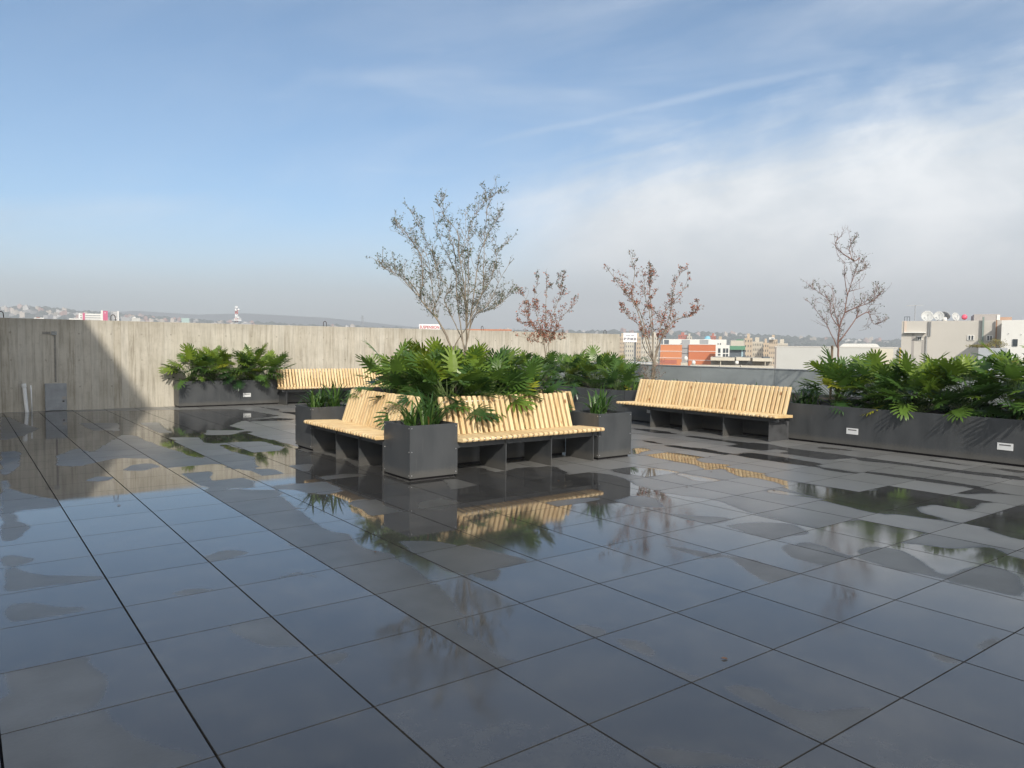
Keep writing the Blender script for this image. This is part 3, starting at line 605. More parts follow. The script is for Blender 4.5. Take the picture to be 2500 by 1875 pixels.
# ------------------------------------------------------------------ philodendrons
def leaf_shape(rr, nl=8):
    'lobed blade in local x (width), y (length 0..1); returns verts, faces'
    vs = []; fs = []
    def quadstrip(c, wd):
        b0 = len(vs)
        for (p, q), (dx, dy, h) in zip(c, wd): pass
    rib = [0.02 + 0.94 * (i / nl) for i in range(nl + 1)]
    core = [0.12 + 0.13 * math.sin(math.pi * min(1, (t + .15) * .95)) * (1 - t * .55) for t in rib]; core[-1] = 0.03
    b0 = len(vs)
    for t, cw in zip(rib, core):
        vs += [(-cw, t, 0.035 * 1), (0, t, 0.0), (cw, t, 0.035)]
    for i in range(nl):
        a = b0 + 3 * i; fs += [(a, a + 1, a + 4, a + 3), (a + 1, a + 2, a + 5, a + 4)]
    for sgn in (-1, 1):
        for i in range(nl):
            t0, t1 = rib[i], rib[i + 1]; tm = (t0 + t1) / 2; u_ = i / (nl - 1)
            env = (0.44 * math.sin(math.pi * (0.22 + 0.62 * u_)) + 0.05) * rr.uniform(.88, 1.1)
            ang = R(118 - 95 * u_ + rr.uniform(-6, 6)); dx, dy = math.sin(ang) * sgn, math.cos(ang)
            px, py = -dy, dx
            if sgn < 0: px, py = dy, -dx
            # four stations base to tip
            st = [(0.0, .060), (0.38, .046), (0.75, .048), (0.95, .024)]
            base = len(vs); sx, sy = sgn * core[i] * .7, tm
            curl = rr.uniform(-.10, .06)
            for q, (r_, hw) in enumerate(st):
                cx, cy = sx + dx * env * r_, sy + dy * env * r_ + 0.06 * r_ * r_
                z = 0.03 + 0.08 * r_ + curl * r_ * r_
                if q == 0:
                    vs += [(sgn * core[i] * .98, t0 + .003, 0.034), (sgn * core[i + 1] * .98, t1 - .003, 0.034)]
                else:
                    vs += [(cx + px * hw * (1 if sgn > 0 else -1), cy + py * hw * (1 if sgn > 0 else -1), z), (cx - px * hw * (1 if sgn > 0 else -1), cy - py * hw * (1 if sgn > 0 else -1), z)]
            tip = len(vs); vs.append((sx + dx * env * 1.04, sy + dy * env * 1.04 + .07, 0.11 + curl))
            for q in range(3):
                a = base + 2 * q; fs.append((a, a + 1, a + 3, a + 2))
            fs.append((tip - 2, tip - 1, tip))
    # terminal lobe
    base = len(vs); vs += [(-.03, .96, .03), (.03, .96, .03), (.05, 1.08, .01), (-.05, 1.08, .01), (0, 1.24, -.03)]
    fs += [(base, base + 1, base + 2, base + 3), (base + 3, base + 2, base + 4)]
    return vs, fs
_rr = random.Random(5)
LEAVES = [leaf_shape(_rr, n) for n in (6, 7, 7, 8)]
def philodendron(label, x, y, z, hgt, spread, n, size, seed, lean=(0, 0), bright=0.5, group=None, droop=1.0):
    rr = random.Random(seed); t = thing('philodendron', label, 'plant', (x, y, z), group=group); lf = MB(); stm = MB()
    for i in range(n):
        az = rr.uniform(0, 2 * math.pi); lev = ((i + .5) / n) ** 0.8
        L_ = size * (rr.uniform(.75, 1.18) if rr.random() > .15 else rr.uniform(.45, .7))
        rad = spread * (0.25 + 0.75 * (1 - lev) ** .55) * rr.uniform(.55, 1.05); zz = hgt * (0.12 + 0.88 * lev) * rr.uniform(.85, 1.1)
        p0 = V((rr.uniform(-.05, .05), rr.uniform(-.05, .05), -0.05)); p3 = V((math.cos(az) * rad + lean[0] * zz, math.sin(az) * rad + lean[1] * zz, zz - .12 * L_))
        p1 = p0 + V((math.cos(az) * rad * .15, math.sin(az) * rad * .15, zz * .6)); pts = []
        for k in range(6):
            q = k / 5; pts.append(p0 * (1 - q) ** 2 + p1 * 2 * q * (1 - q) + p3 * q * q)
        stm.tone = rr.random(); stm.tube(pts, [.006, .0055, .005, .0045, .004, .0035], 4, False)
        # blade direction: outward, upper leaves held up, lower ones hang
        out = V((math.cos(az + rr.uniform(-.5, .5)), math.sin(az + rr.uniform(-.5, .5)), 0)); tilt = (1.05 - 1.25 * (1 - lev) * droop) + rr.uniform(-.5, .45)
        yv = (out * math.cos(tilt) + V((0, 0, 1)) * math.sin(tilt)).normalized()
        side = yv.cross(V((0, 0, 1)));
        if side.length < .01: side = V((1, 0, 0))
        side.normalize(); rol = rr.uniform(-.6, .6); nz = side.cross(yv)
        xv = side * math.cos(rol) + nz * math.sin(rol); zv = xv.cross(yv)
        vs, fs = LEAVES[rr.randrange(4)]; bend = rr.uniform(.15, .5); wd = rr.uniform(.88, 1.08)
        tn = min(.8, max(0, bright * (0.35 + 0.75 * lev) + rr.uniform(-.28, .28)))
        if rr.random() < .035: tn = rr.uniform(.85, 1)
        lf.tone = tn; out_v = []
        for a, b_, c in vs:
            zz2 = c - bend * b_ * b_ * .6 - .22 * abs(a) ** 1.5; out_v.append(p3 + (xv * a * wd + yv * b_ + zv * zz2) * L_ * .80)
        lf.add(out_v, fs)
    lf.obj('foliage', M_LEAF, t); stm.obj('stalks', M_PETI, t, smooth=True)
    return t
GI = 'philodendrons filling the island planter'
isl = [(4.72, 7.15, .62, .52, 'bright glossy plant at the left corner of the island planter, leaves over the side bench'), (4.68, 6.35, .58, .50, 'plant hanging its lobed leaves over the side bench of the island'), (4.72, 5.72, .50, .50, 'dark lobed plant at the front corner of the island planter, hanging over the bench corner'), (5.35, 5.72, .48, .46, 'lobed plant behind the middle of the front bench backrest'),
       (5.95, 5.75, .46, .42, 'lobed plant behind the right half of the front bench, with a hanging leaf'), (5.3, 6.9, .66, .45, 'tall lobed plant in the far middle of the island below the big tree'), (6.0, 6.6, .62, .44, 'upright lobed plant right of the big tree trunks'), (5.3, 6.2, .6, .4, 'lobed plant in the very middle of the island, in front of the tree trunks'), (6.0, 7.2, .6, .42, 'yellow tinged plant at the far right corner of the island planter')]
for i, (x, y, h, sp, lab) in enumerate(isl):
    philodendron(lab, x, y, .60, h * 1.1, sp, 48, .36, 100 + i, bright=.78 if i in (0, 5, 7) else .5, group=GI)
GW = 'philodendrons in the long planter by the concrete wall'
for i, (x, h) in enumerate(((4.15, .60), (4.62, .66), (5.1, .58), (5.55, .68), (5.95, .55))):
    philodendron(['leftmost plant of the wall planter, leaves spilling past its left end', 'second plant from the left in the wall planter, bright upright leaves', 'middle plant of the wall planter', 'tallest plant of the wall planter, right of its middle', 'rightmost plant of the wall planter, leaning over the bench end'][i], x, 15.80, .55, h, .44, 36, .37, 200 + i, bright=.6, group=GW)
GR = 'philodendrons in the planters along the parapet'
rp = [(11.05, 4.20, .62, .45, 'lobed plant beside the slender bare tree, its arching leaf left of the trunk'), (11.15, 3.55, .66, .5, 'lobed plant above the left step light of the right planter'), (11.0, 2.95, .60, .48, 'lobed plant in the middle of the right planter in front of the pale building'), (11.1, 2.35, .66, .5, 'lobed plant between the two step lights with leaves hanging over the steel'), (11.05, 1.75, .78, .5, 'tall lobed plant above the right step light'), (11.0, 1.15, .82, .5, 'bright lobed plant cut by the right edge of the view'), (11.9, 3.0, .62, .5, 'back row plant against the parapet left of the roof shrub'), (11.9, 1.9, .7, .5, 'back row plant against the parapet below the roof shrub'), (11.9, 4.0, .58, .45, 'back row plant behind the slender tree'), (10.95, .55, .8, .5, 'lobed plant just past the right edge of the view')]
for i, (x, y, h, sp, lab) in enumerate(rp):
    philodendron(lab, x, y, .55, h, sp, 48, .39, 300 + i, bright=.6, group=GR)
rp2 = [(10.95, 9.0, .46, .45, 'low plant left of the long right bench behind the square planter'), (11.05, 9.8, .62, .5, 'dense dark plant between the island and the rusty-leaved tree'), (11.0, 10.6, .6, .5, 'dense plant seen between the island and the corner planter'), (11.2, 11.5, .62, .5, 'plant below the small red-leaved tree, right side'), (11.2, 12.4, .6, .5, 'plant below the small red-leaved tree, left side'), (11.9, 10.3, .62, .45, 'back row plant beside the phone number sign'), (12.0, 11.4, .6, .5, 'back row plant at the foot of the small red-leaved tree'), (11.2, 13.4, .6, .5, 'far plant beyond the island near the wall corner')]
for i, (x, y, h, sp, lab) in enumerate(rp2):
    philodendron(lab, x, y, .55, h, sp, 36, .36, 400 + i, bright=.5, group=GR)

# ------------------------------------------------------------------ strap-leaved plants
def strap_plant(label, x, y, z, n, ln, seed, spread=.10, group=None, dead=0, cat='plant'):
    rr = random.Random(seed); t = thing('strap_leaf_plant', label, cat, (x, y, z), group=group); b = MB()
    for i in range(n):
        az = rr.uniform(0, 2 * math.pi); p = V((rr.uniform(-spread, spread), rr.uniform(-spread, spread), -.03)); L_ = ln * rr.uniform(.6, 1.15); el = R(rr.uniform(48, 88)); bend = rr.uniform(.6, 2.9)
        o_ = V((math.cos(az), math.sin(az), 0)); sd = V((-o_.y, o_.x, 0)); w_ = rr.uniform(.008, .016); seg = 7; vs = []; b.tone = rr.uniform(.1, .9)
        if i < dead: b.tone = 1.0; L_ *= .5
        for k in range(seg + 1):
            q = k / seg; ww = w_ * (0.7 + .6 * q) * (1 - q ** 3) + .0006
            vs += [p - sd * ww, p + V((0, 0, -.25 * ww)), p + sd * ww]; a = el - bend * q * q
            p = p + (o_ * math.cos(a) + V((0, 0, 1)) * math.sin(a)) * L_ / seg
        b.add(vs, [q for k in range(seg) for q in ((3 * k, 3 * k + 1, 3 * k + 4, 3 * k + 3), (3 * k + 1, 3 * k + 2, 3 * k + 5, 3 * k + 4))])
    b.obj('leaves', M_GRASS, t); return t
GS = 'strap-leaved plants in the square planters'
for i, (x, y, ln, lab) in enumerate(((3.88, 5.12, .36, 'grassy plant at the left side of the front corner planter'), (4.02, 5.0, .44, 'grassy plant with a dead orange blade in the front corner planter'), (4.16, 5.14, .36, 'broad-bladed grassy plant at the right side of the front corner planter'),
    (6.60, 5.08, .36, 'grassy plant at the left of the planter right of the front bench'), (6.80, 5.14, .40, 'grassy plant arching over the right rim of the planter right of the front bench'),
    (3.82, 7.70, .36, 'grassy clump at the near left corner of the planter left of the side bench'), (3.96, 7.82, .36, 'grassy clump in the middle of the planter left of the side bench'), (4.14, 7.76, .42, 'grassy clump with one long blade nearest the side bench backrest'))):
    strap_plant(lab, x, y, .545, 36, ln * 1.18, 500 + i, .055, GS, dead=2 if i == 1 else 0)
GB = 'strap-leaved plants behind the long benches'
nm = ['leftmost', 'second from left', 'third from left', 'fourth from left', 'fifth from left', 'sixth from left', 'seventh from left', 'eighth from left', 'ninth from left']
for i in range(9):
    strap_plant('grassy clump behind the right bench backrest, %s of the row' % nm[i], 10.9 + .25 * (i % 2), 8.15 - .42 * i, .55, 22, .40, 520 + i, .10, GB)
for i in range(7):
    strap_plant('grass tips showing above the wall bench backrest, %s of the row' % nm[i], 6.45 + .42 * i, 15.8, .55, 14, .36, 540 + i, .08, GB)
strap_plant('grassy clump between the right bench end and the lobed plants, leaves hanging over the steel', 10.8, 4.55, .56, 34, .38, 560, .14, GB)
strap_plant('grassy clump at the top left end of the right bench beside the rusty-leaved tree', 10.8, 8.55, .56, 30, .38, 561, .14, GB)

# ------------------------------------------------------------------ trees: stems traced as (sideways, height), given depth of their own
T1=[[(-0.12,1.35),(-0.16,1.47),(-0.28,1.7),(-0.36,1.82),(-0.5,1.97),(-0.57,2.08),(-0.53,2.29),(-0.55,2.6),(-0.62,2.72),(-0.73,2.87),(-0.88,3.05)],[(-0.57,2.08),(-0.65,2.2),(-0.81,2.35),(-0.97,2.41),(-1.11,2.48),(-1.2,2.58)],[(-0.13,1.35),(-0.22,1.61),(-0.33,1.77),(-0.39,1.91),(-0.31,2.13),(-0.35,2.45),(-0.41,2.69),(-0.55,2.93),(-0.69,3.19)],[(-0.12,1.35),(-0.03,1.56),(0.06,1.7),(0.04,1.92),(-0.07,2.07)],[(0.06,1.29),(-0.0,1.53),(-0.1,1.73),(-0.19,1.91),(-0.27,2.08),(-0.21,2.2),(-0.31,2.33),(-0.41,2.6)],[(0.06,1.29),(0.08,1.53),(0.09,1.76),(0.07,2.15),(-0.01,2.6),(-0.04,2.91),(-0.2,3.09),(-0.3,3.3)],[(0.06,1.38),(0.12,1.69),(0.15,1.99),(0.29,2.15),(0.31,2.61),(0.32,2.91),(0.35,3.29),(0.33,3.54)],[(0.09,1.53),(0.17,1.84),(0.33,1.95),(0.42,2.07),(0.56,2.38),(0.68,2.58)],[(0.12,1.69),(0.21,1.87),(0.43,1.95),(0.58,2.04),(0.71,2.21)],[(0.05,1.46),(0.04,1.99),(-0.04,2.3),(-0.21,2.66),(-0.38,2.98),(-0.46,3.33)],[(0.06,1.53),(0.1,1.99),(0.11,2.45),(0.11,2.91),(0.25,3.21),(0.53,3.44)],[(0.04,1.38),(-0.02,1.76),(-0.07,2.14),(-0.09,2.6),(-0.16,2.9),(-0.26,3.13),(-0.27,3.42)],[(0.09,1.69),(0.27,2.07),(0.42,2.3),(0.5,2.61),(0.62,2.79)],[(-0.34,1.81),(-0.41,2.14),(-0.44,2.37),(-0.53,2.69),(-0.81,2.93),(-0.98,3.09)],[(-0.57,2.08),(-0.68,2.17),(-0.79,2.29),(-0.88,2.37)],[(0.07,1.99),(0.04,2.45),(0.0,2.75),(0.02,3.06),(0.0,3.35)],[(0.15,1.99),(0.21,2.45),(0.26,2.76),(0.4,3.06),(0.55,3.28)]]
T2=[[(-0.0,1.07),(-0.05,1.5),(-0.04,1.78),(-0.02,2.48),(-0.0,3.29)],[(-0.05,1.5),(-0.18,1.78),(-0.35,1.92),(-0.63,2.05)],[(-0.04,1.64),(-0.24,2.2),(-0.33,2.62),(-0.22,3.23)],[(0.04,1.1),(0.05,1.36),(0.08,1.69),(0.19,1.84),(0.38,2.2),(0.77,2.6)],[(0.05,1.5),(0.15,2.2),(0.37,2.9),(0.34,3.24)],[(-0.0,1.36),(0.11,1.61),(0.44,1.67)],[(-0.03,1.5),(-0.32,1.63),(-0.71,1.71)],[(-0.18,1.78),(-0.52,2.31),(-0.53,2.67),(-0.75,2.86)]]
T3=[[(-0.01,0.81),(0.01,1.12),(-0.07,1.3),(-0.24,1.77),(-0.43,2.35),(-0.75,2.75),(-1.1,3.21)],[(0.01,1.12),(-0.11,1.61),(-0.31,2.23),(-0.5,2.6),(-0.45,3.15),(-0.58,3.55)],[(0.02,0.87),(0.02,1.18),(0.01,1.92),(-0.07,2.69),(-0.05,3.06),(-0.07,3.4)],[(0.04,1.18),(0.17,1.68),(0.34,2.24),(0.39,2.79),(0.57,3.16)],[(0.02,1.12),(0.08,1.61),(0.22,2.23),(0.52,2.61),(0.7,2.98)],[(0.05,1.3),(0.14,1.62),(0.41,2.05),(0.78,2.18),(0.9,2.46)],[(0.01,1.15),(-0.2,1.46),(-0.3,1.92),(-0.59,2.16),(-0.73,2.44)],[(-0.01,1.3),(-0.09,2.08),(-0.25,2.69),(-0.25,3.06)]]
T4=[[(0.0,1.03),(-0.05,1.46),(-0.05,1.83),(0.03,2.09),(0.07,2.38),(0.15,2.7),(0.24,3.03)],[(-0.06,1.49),(-0.23,1.8),(-0.33,1.94),(-0.48,2.11),(-0.66,2.3)],[(-0.05,1.8),(-0.19,2.04),(-0.22,2.28),(-0.44,2.47),(-0.54,2.55)],[(-0.03,1.58),(0.25,2.0),(0.29,2.19),(0.58,2.41),(0.61,2.52)],[(-0.06,1.85),(-0.12,2.19),(-0.11,2.57)],[(0.24,3.03),(0.14,2.98),(0.09,3.18),(0.13,3.34)],[(0.15,2.96),(-0.0,3.1),(-0.12,3.25),(-0.05,3.39)],[(0.05,2.12),(0.22,2.19),(0.41,2.27),(0.53,2.41)],[(0.25,2.0),(0.44,2.1),(0.52,1.9),(0.66,1.94)],[(0.16,2.77),(0.32,2.82),(0.48,2.94)],[(0.11,2.43),(0.28,2.51)],[(0.02,2.38),(-0.02,2.72),(-0.07,2.98)]]

def tree(name, label, x, y, stems, r0, bark, leafm, nleaf, seed, lsize=.028, twig=.34, zmin=1.5, tones=(0, 1), tone_fn=None, side=5, spread=.35):
    rr = random.Random(seed); t = thing(name, label, 'tree', (x, y, .5)); tr = MB(); br = MB(); lf = MB(); tips = []; built = []
    def P(u_, z_, d_): return RH * u_ + FH * d_ + V((0, 0, z_ - .5))
    for si, st in enumerate(stems):
        u0, z0 = st[0]; pts = list(st); dep = 0.0; dd = rr.uniform(-spread, spread); main = z0 < 1.45
        if main and z0 > .7: pts = [(u0 * .35, .5), (u0 * .7, (z0 + .5) / 2)] + pts
        elif main: pts = [(u0, .5)] + pts
        L_ = len(pts); P3 = []; d0 = 0.0
        if not main and built:
            nu, nz, d0 = min(built, key=lambda q: (q[0] - u0) ** 2 + (q[1] - z0) ** 2); pts[0] = (nu, nz); dd += d0 - 0.0
        for k, (a, c) in enumerate(pts):
            q = k / (L_ - 1); P3.append(P(a, c, d0 + (dd - d0) * q ** 1.2 + (rr.uniform(-.02, .02) if k else 0)))
        # subdivide smoothly
        sm = []
        for k in range(len(P3) - 1):
            a, b_, c, d = P3[max(k - 1, 0)], P3[k], P3[k + 1], P3[min(k + 2, len(P3) - 1)]
            for j in range(4):
                q = j / 4; sm.append(.5 * ((2 * b_) + (c - a) * q + (2 * a - 5 * b_ + 4 * c - d) * q * q + (3 * b_ - a - 3 * c + d) * q ** 3) + V((rr.uniform(-.004, .004), rr.uniform(-.004, .004), 0)))
        sm.append(P3[-1]); n = len(sm); built += [(q.dot(RH), q.z + .5, q.dot(FH)) for q in sm]; rs = r0 * (1 if si < 1 else rr.uniform(.55, .85)) * (1 if main else .6)
        (tr if main else br).tube(sm, [max(.0022, rs * (1 - .88 * (k / (n - 1)) ** .75)) for k in range(n)], 7)
        for k in range(n // 4, n - 1):
            if sm[k].z + .5 < zmin: continue
            for _ in range(side if rr.random() < .6 else side - 1):
                if rr.random() > .34: continue
                d = (sm[min(k + 1, n - 1)] - sm[k - 1]).normalized(); o_ = V((rr.gauss(0, 1), rr.gauss(0, 1), rr.gauss(0, .5))).normalized(); v_ = (d * .75 + o_ * .75 + V((0, 0, .35))).normalized()
                tips.append((sm[k], v_, twig * rr.uniform(.35, 1.1) * (1.1 - .5 * k / n), 1))
        tips.append((sm[-1], (sm[-1] - sm[-3]).normalized(), twig * .15, 1))
    ztop = max(c for st in stems for _, c in st) - .5 + .06
    leaves = []
    while tips:
        p, v_, ln, lv = tips.pop(); seg = 5; pts = [p]; q = v_.copy()
        for k in range(seg):
            q = (q + V((rr.gauss(0, .16), rr.gauss(0, .16), rr.gauss(.06, .12)))).normalized(); pts.append(pts[-1] + q * ln / seg)
            if lv < 3 and rr.random() < (.5 if lv == 1 else .3) and ln > .06:
                o_ = V((rr.gauss(0, 1), rr.gauss(0, 1), rr.gauss(.2, .6))).normalized(); tips.append((pts[-1], (q * .7 + o_ * .7).normalized(), ln * rr.uniform(.35, .6), lv + 1))
            leaves.append((pts[-1], q))
        r_ = .0040 if lv == 1 else (.0028 if lv == 2 else .0020); br.tube(pts, [r_ * (1 - .13 * k) for k in range(seg + 1)], 3, False)
    rr.shuffle(leaves)
    leaves = [q for q in leaves if q[0].z < ztop + .05]; zs = [p.z for p, _ in leaves]; zlo, zhi = min(zs), max(zs)
    for i in range(nleaf):
        p, q = leaves[i % len(leaves)]; o_ = V((rr.gauss(0, 1), rr.gauss(0, 1), rr.gauss(0, .8))).normalized(); d = (q * .5 + o_).normalized(); s_ = lsize * rr.uniform(.6, 1.3)
        sd = d.cross(V((rr.gauss(0, 1), rr.gauss(0, 1), rr.gauss(0, 1)))).normalized() * s_ * .28; c = p + o_ * .008
        lf.tone = tone_fn((p.z - zlo) / (zhi - zlo), rr) if tone_fn else rr.uniform(*tones)
        lf.add([c, c + d * s_ * .5 + sd, c + d * s_, c + d * s_ * .5 - sd], [(0, 1, 2, 3)])
    tr.obj('trunk', bark, t, smooth=True); br.obj('branches', bark, t, smooth=True); lf.obj('crown', leafm, t)
    return t
T1 = [[(a * .94, c) for a, c in st] for st in T1]
tree('crape_myrtle', 'tallest many-stemmed grey tree growing from the island planter', 5.37, 6.41, T1, .020, M_BARK, M_TWIGL, 5600, 1, lsize=.026, twig=.30, side=5, spread=.55, zmin=1.75)
rust = lambda h, rr: (rr.uniform(.0, .35) if rr.random() < max(.12, (h - .45) * 1.5) else rr.uniform(.3, 1))
tree('crape_myrtle', 'small red-leaved tree in front of the concrete wall, right of the tallest tree', 11.9, 12.5, T2, .028, M_BARK, M_TWIGR, 3300, 2, lsize=.044, twig=.36, side=6, tone_fn=rust, zmin=1.5, spread=.4)
tree('crape_myrtle', 'rusty-leaved upright tree beside the phone number sign', 12.33, 9.29, T3, .030, M_BARK, M_TWIGR, 3000, 3, lsize=.042, twig=.32, side=5, tone_fn=rust, zmin=1.6, spread=.45)
tree('crape_myrtle', 'slender nearly bare reddish tree tied to a stake on the right', 12.24, 4.87, T4, .027, M_BARKR, M_TWIGL, 900, 4, lsize=.028, twig=.30, side=5, spread=.25, tones=(.2, 1))
b = MB(); b.tube([(0, 0, 0), (0.01, 0.0, 0.98)], [.022, .022], 8); o = b.obj('support_stake', mat('stake_wood', (0.20, 0.15, 0.10), .8, 0, .3, 10), loc=(12.18, 4.98, .54)); tag(o, 'short wooden stake standing left of the slender bare tree', 'stake')
# low shrub at the foot of the rusty tree
t = thing('small_shrub', 'low reddish green shrub at the foot of the rusty-leaved tree', 'plant', (12.2, 9.2, .55)); b = MB(); rr = random.Random(9); stx = MB()
for i in range(46):
    a = rr.uniform(0, 6.28); q = V((math.cos(a) * .3, math.sin(a) * .3, rr.uniform(.3, .8))); stx.tube([(0, 0, 0), tuple(q * .5 + V((0, 0, .04))), tuple(q)], [.003, .002, .0015], 3, False)
    for k in range(9):
        c = q * rr.uniform(.35, 1); d = V((rr.gauss(0, 1), rr.gauss(0, 1), rr.gauss(0, 1))).normalized(); s_ = .035; sd = d.orthogonal().normalized() * s_ * .3; b.tone = rr.uniform(0, .6)
        b.add([c, c + d * s_ * .5 + sd, c + d * s_, c + d * s_ * .5 - sd], [(0, 1, 2, 3)])
b.obj('foliage', M_TWIGR, t); stx.obj('stems', M_BARK, t)

# ------------------------------------------------------------------ far ground, ridge, mountains
GZ = -32.0
f = NT('city_ground'); oc = f.mapping((1, 1, 1)); n1_ = f.noise(oc, .012, 5, .6); n2_ = f.noise(oc, .08, 4, .6)
f.l(f.mix(f.ss(n1_, .4, .6), f.mix(n2_, (.16, .15, .13), (.30, .28, .25)), (.045, .065, .035)), f.b.inputs['Base Color']); f.b.inputs['Roughness'].default_value = .95
b = MB(); n = 64; vs = [(0, 0, 0)] + [(3600 * math.cos(2 * math.pi * k / n), 3600 * math.sin(2 * math.pi * k / n), 0) for k in range(n)]
b.add(vs, [(0, k + 1, (k + 1) % n + 1) for k in range(n)]); tag(b.obj('ground', f.m, loc=(0, 0, GZ)), kind='structure')
# ridge top as photographed, in (photo x, photo y) -> real height at RD metres
RIDGE = [(-900, 745), (-300, 742), (0, 752), (60, 748), (120, 752), (200, 762), (300, 768), (450, 780), (540, 786), (700, 793), (850, 798), (1000, 803), (1300, 809), (1500, 809), (1656, 812), (1790, 816), (1900, 821), (1954, 825), (2200, 833), (2500, 842), (3400, 850)]
RD = 2300.0
def ridge_y(px):
    for (a, ya), (b_, yb) in zip(RIDGE, RIDGE[1:]):
        if a <= px <= b_: return ya + (yb - ya) * (px - a) / (b_ - a)
    return 810
def ridge_surface(px, q, amp=1.0):
    'q 0 = foot (1100 m), 1 = top (RD)'
    D = 1100 + (RD - 1100) * q; p = at(px, ridge_y(px) + 2, RD); d = at(px, 850, D)
    return V((d.x, d.y, GZ + (p.z - GZ) * (q ** 1.15)))
M_HILL = mat('wooded_hill', (0.035, 0.055, 0.035), .95, 0, 0, 1, col2=(0.10, 0.095, 0.075)); M_HILL.node_tree.nodes['Noise Texture'].inputs['Scale'].default_value = .012
b = MB(); rr = random.Random(11); nx_, ny_ = 170, 14; vs = []
for i in range(nx_ + 1):
    px = -900 + 4300 * i / nx_; bp_ = rr.uniform(-3, 3)
    for j in range(ny_ + 1):
        p = ridge_surface(px, j / ny_); vs.append((p.x, p.y, p.z + (bp_ if j == ny_ else rr.uniform(-2, 2) * (j / ny_))))
    p = ridge_surface(px, 1.0); d_ = (p - CAM); vs.append((p.x + d_.x * .2, p.y + d_.y * .2, GZ - .5))
m_ = ny_ + 2
b.add(vs, [(i * m_ + j, (i + 1) * m_ + j, (i + 1) * m_ + j + 1, i * m_ + j + 1) for i in range(nx_) for j in range(m_ - 1)]); tag(b.obj('hills', M_HILL, smooth=True), kind='structure')
b = MB(); vs = []; prof = [(-1500, 730), (-300, 726), (0, 735), (200, 742), (330, 735), (480, 744), (600, 741), (800, 752), (950, 768), (1080, 782), (1250, 790), (1500, 797), (1900, 806), (2500, 820), (3400, 826)]
for px, py in prof:
    for q in range(1):
        D = 3400; p = at(px, py + 24, D); g_ = at(px, 850, 3000)
    vs += [(g_.x, g_.y, GZ), (p.x, p.y, p.z)]
b.add(vs, [(2 * i, 2 * i + 2, 2 * i + 3, 2 * i + 1) for i in range(len(prof) - 1)]); tag(b.obj('mountains', mat('far_mountain', (.05, .07, .08), .95), smooth=True), kind='structure')
# woods on the ridge: one mass of crowns
bm = bmesh.new(); bmesh.ops.create_icosphere(bm, subdivisions=1, radius=1.0); ICO = ([tuple(v_.co) for v_ in bm.verts], [tuple(v_.index for v_ in f_.verts) for f_ in bm.faces]); bm.free()
M_WOOD = mat('far_foliage', (0.030, 0.050, 0.032), .95, 0, .4, .05)
b = MB()
for i in range(2600):
    px = rr.uniform(-300, 2700); q = 1 - rr.random() ** 1.6 * .6 if rr.random() < .75 else rr.uniform(.97, 1.0); p = ridge_surface(px, min(1, q)); s_ = rr.uniform(4, 10)
    if rr.random() < .1: s_ *= 1.4
    b.add([(p.x + a * s_ * 1.3, p.y + c * s_ * 1.3, p.z + d * s_ * rr.uniform(.7, 1.1)) for a, c, d in ICO[0]], ICO[1])
tag(b.obj('hillside_woods', M_WOOD), 'dark hazy woods covering the far ridge', 'woods', kind='stuff')

# hillside houses
HC = [(0.55, .53, .50), (.62, .60, .57), (.42, .24, .19), (.48, .42, .34), (.60, .52, .44), (.35, .34, .33), (.50, .36, .32)]
HM = [mat('house_wall', c, .9, 0, .1, .2) for c in HC]; M_WIN = mat('window_glass', (.05, .06, .07), .25)
protos = []
for k, mm in enumerate(HM):
    w_, d_, h_ = [(9, 9, 7), (12, 9, 6), (8, 10, 9), (14, 10, 8), (10, 8, 11), (16, 10, 6), (9, 9, 8)][k]
    q = MB(); q.box(-w_ / 2, w_ / 2, -d_ / 2, d_ / 2, -6, h_); q.box(-w_ / 2 + 1, 0, -1, d_ / 2 - 1, h_ + .01, h_ + 2.4); protos.append(q.obj('hillside_house', mm))
colw = ['pale grey', 'off-white', 'brick red', 'tan', 'cream', 'dull grey', 'pinkish']
first = [True] * len(protos)
for i in range(170):
    px = rr.uniform(-10, 620) if i < 105 else (rr.uniform(600, 1500) if i < 130 else rr.uniform(1500, 2480)); q = rr.uniform(.72, .99) if px < 620 else rr.uniform(.86, .985); k = rr.randrange(len(protos))
    o = protos[k] if first[k] else copy_tree(protos[k]); first[k] = False
    p = ridge_surface(px, q); o.location = (p.x, p.y, p.z + .5); o.rotation_euler = (0, 0, rr.uniform(0, 6.28)); s_ = rr.uniform(.8, 1.4); o.scale = (s_, s_, s_)
    where = 'on the hill at the far left' if px < 200 else ('on the slope behind the pink and white building' if px < 330 else ('on the slope left of the lattice mast' if px < 577 else ('low above the concrete wall behind the island' if px < 1500 else ('on the ridge beyond the orange building' if px < 1880 else 'on the ridge behind the slender bare tree'))))
    tag(o, '%s far house %s' % (colw[k], where), 'house', '%s far houses %s' % (colw[k], where))

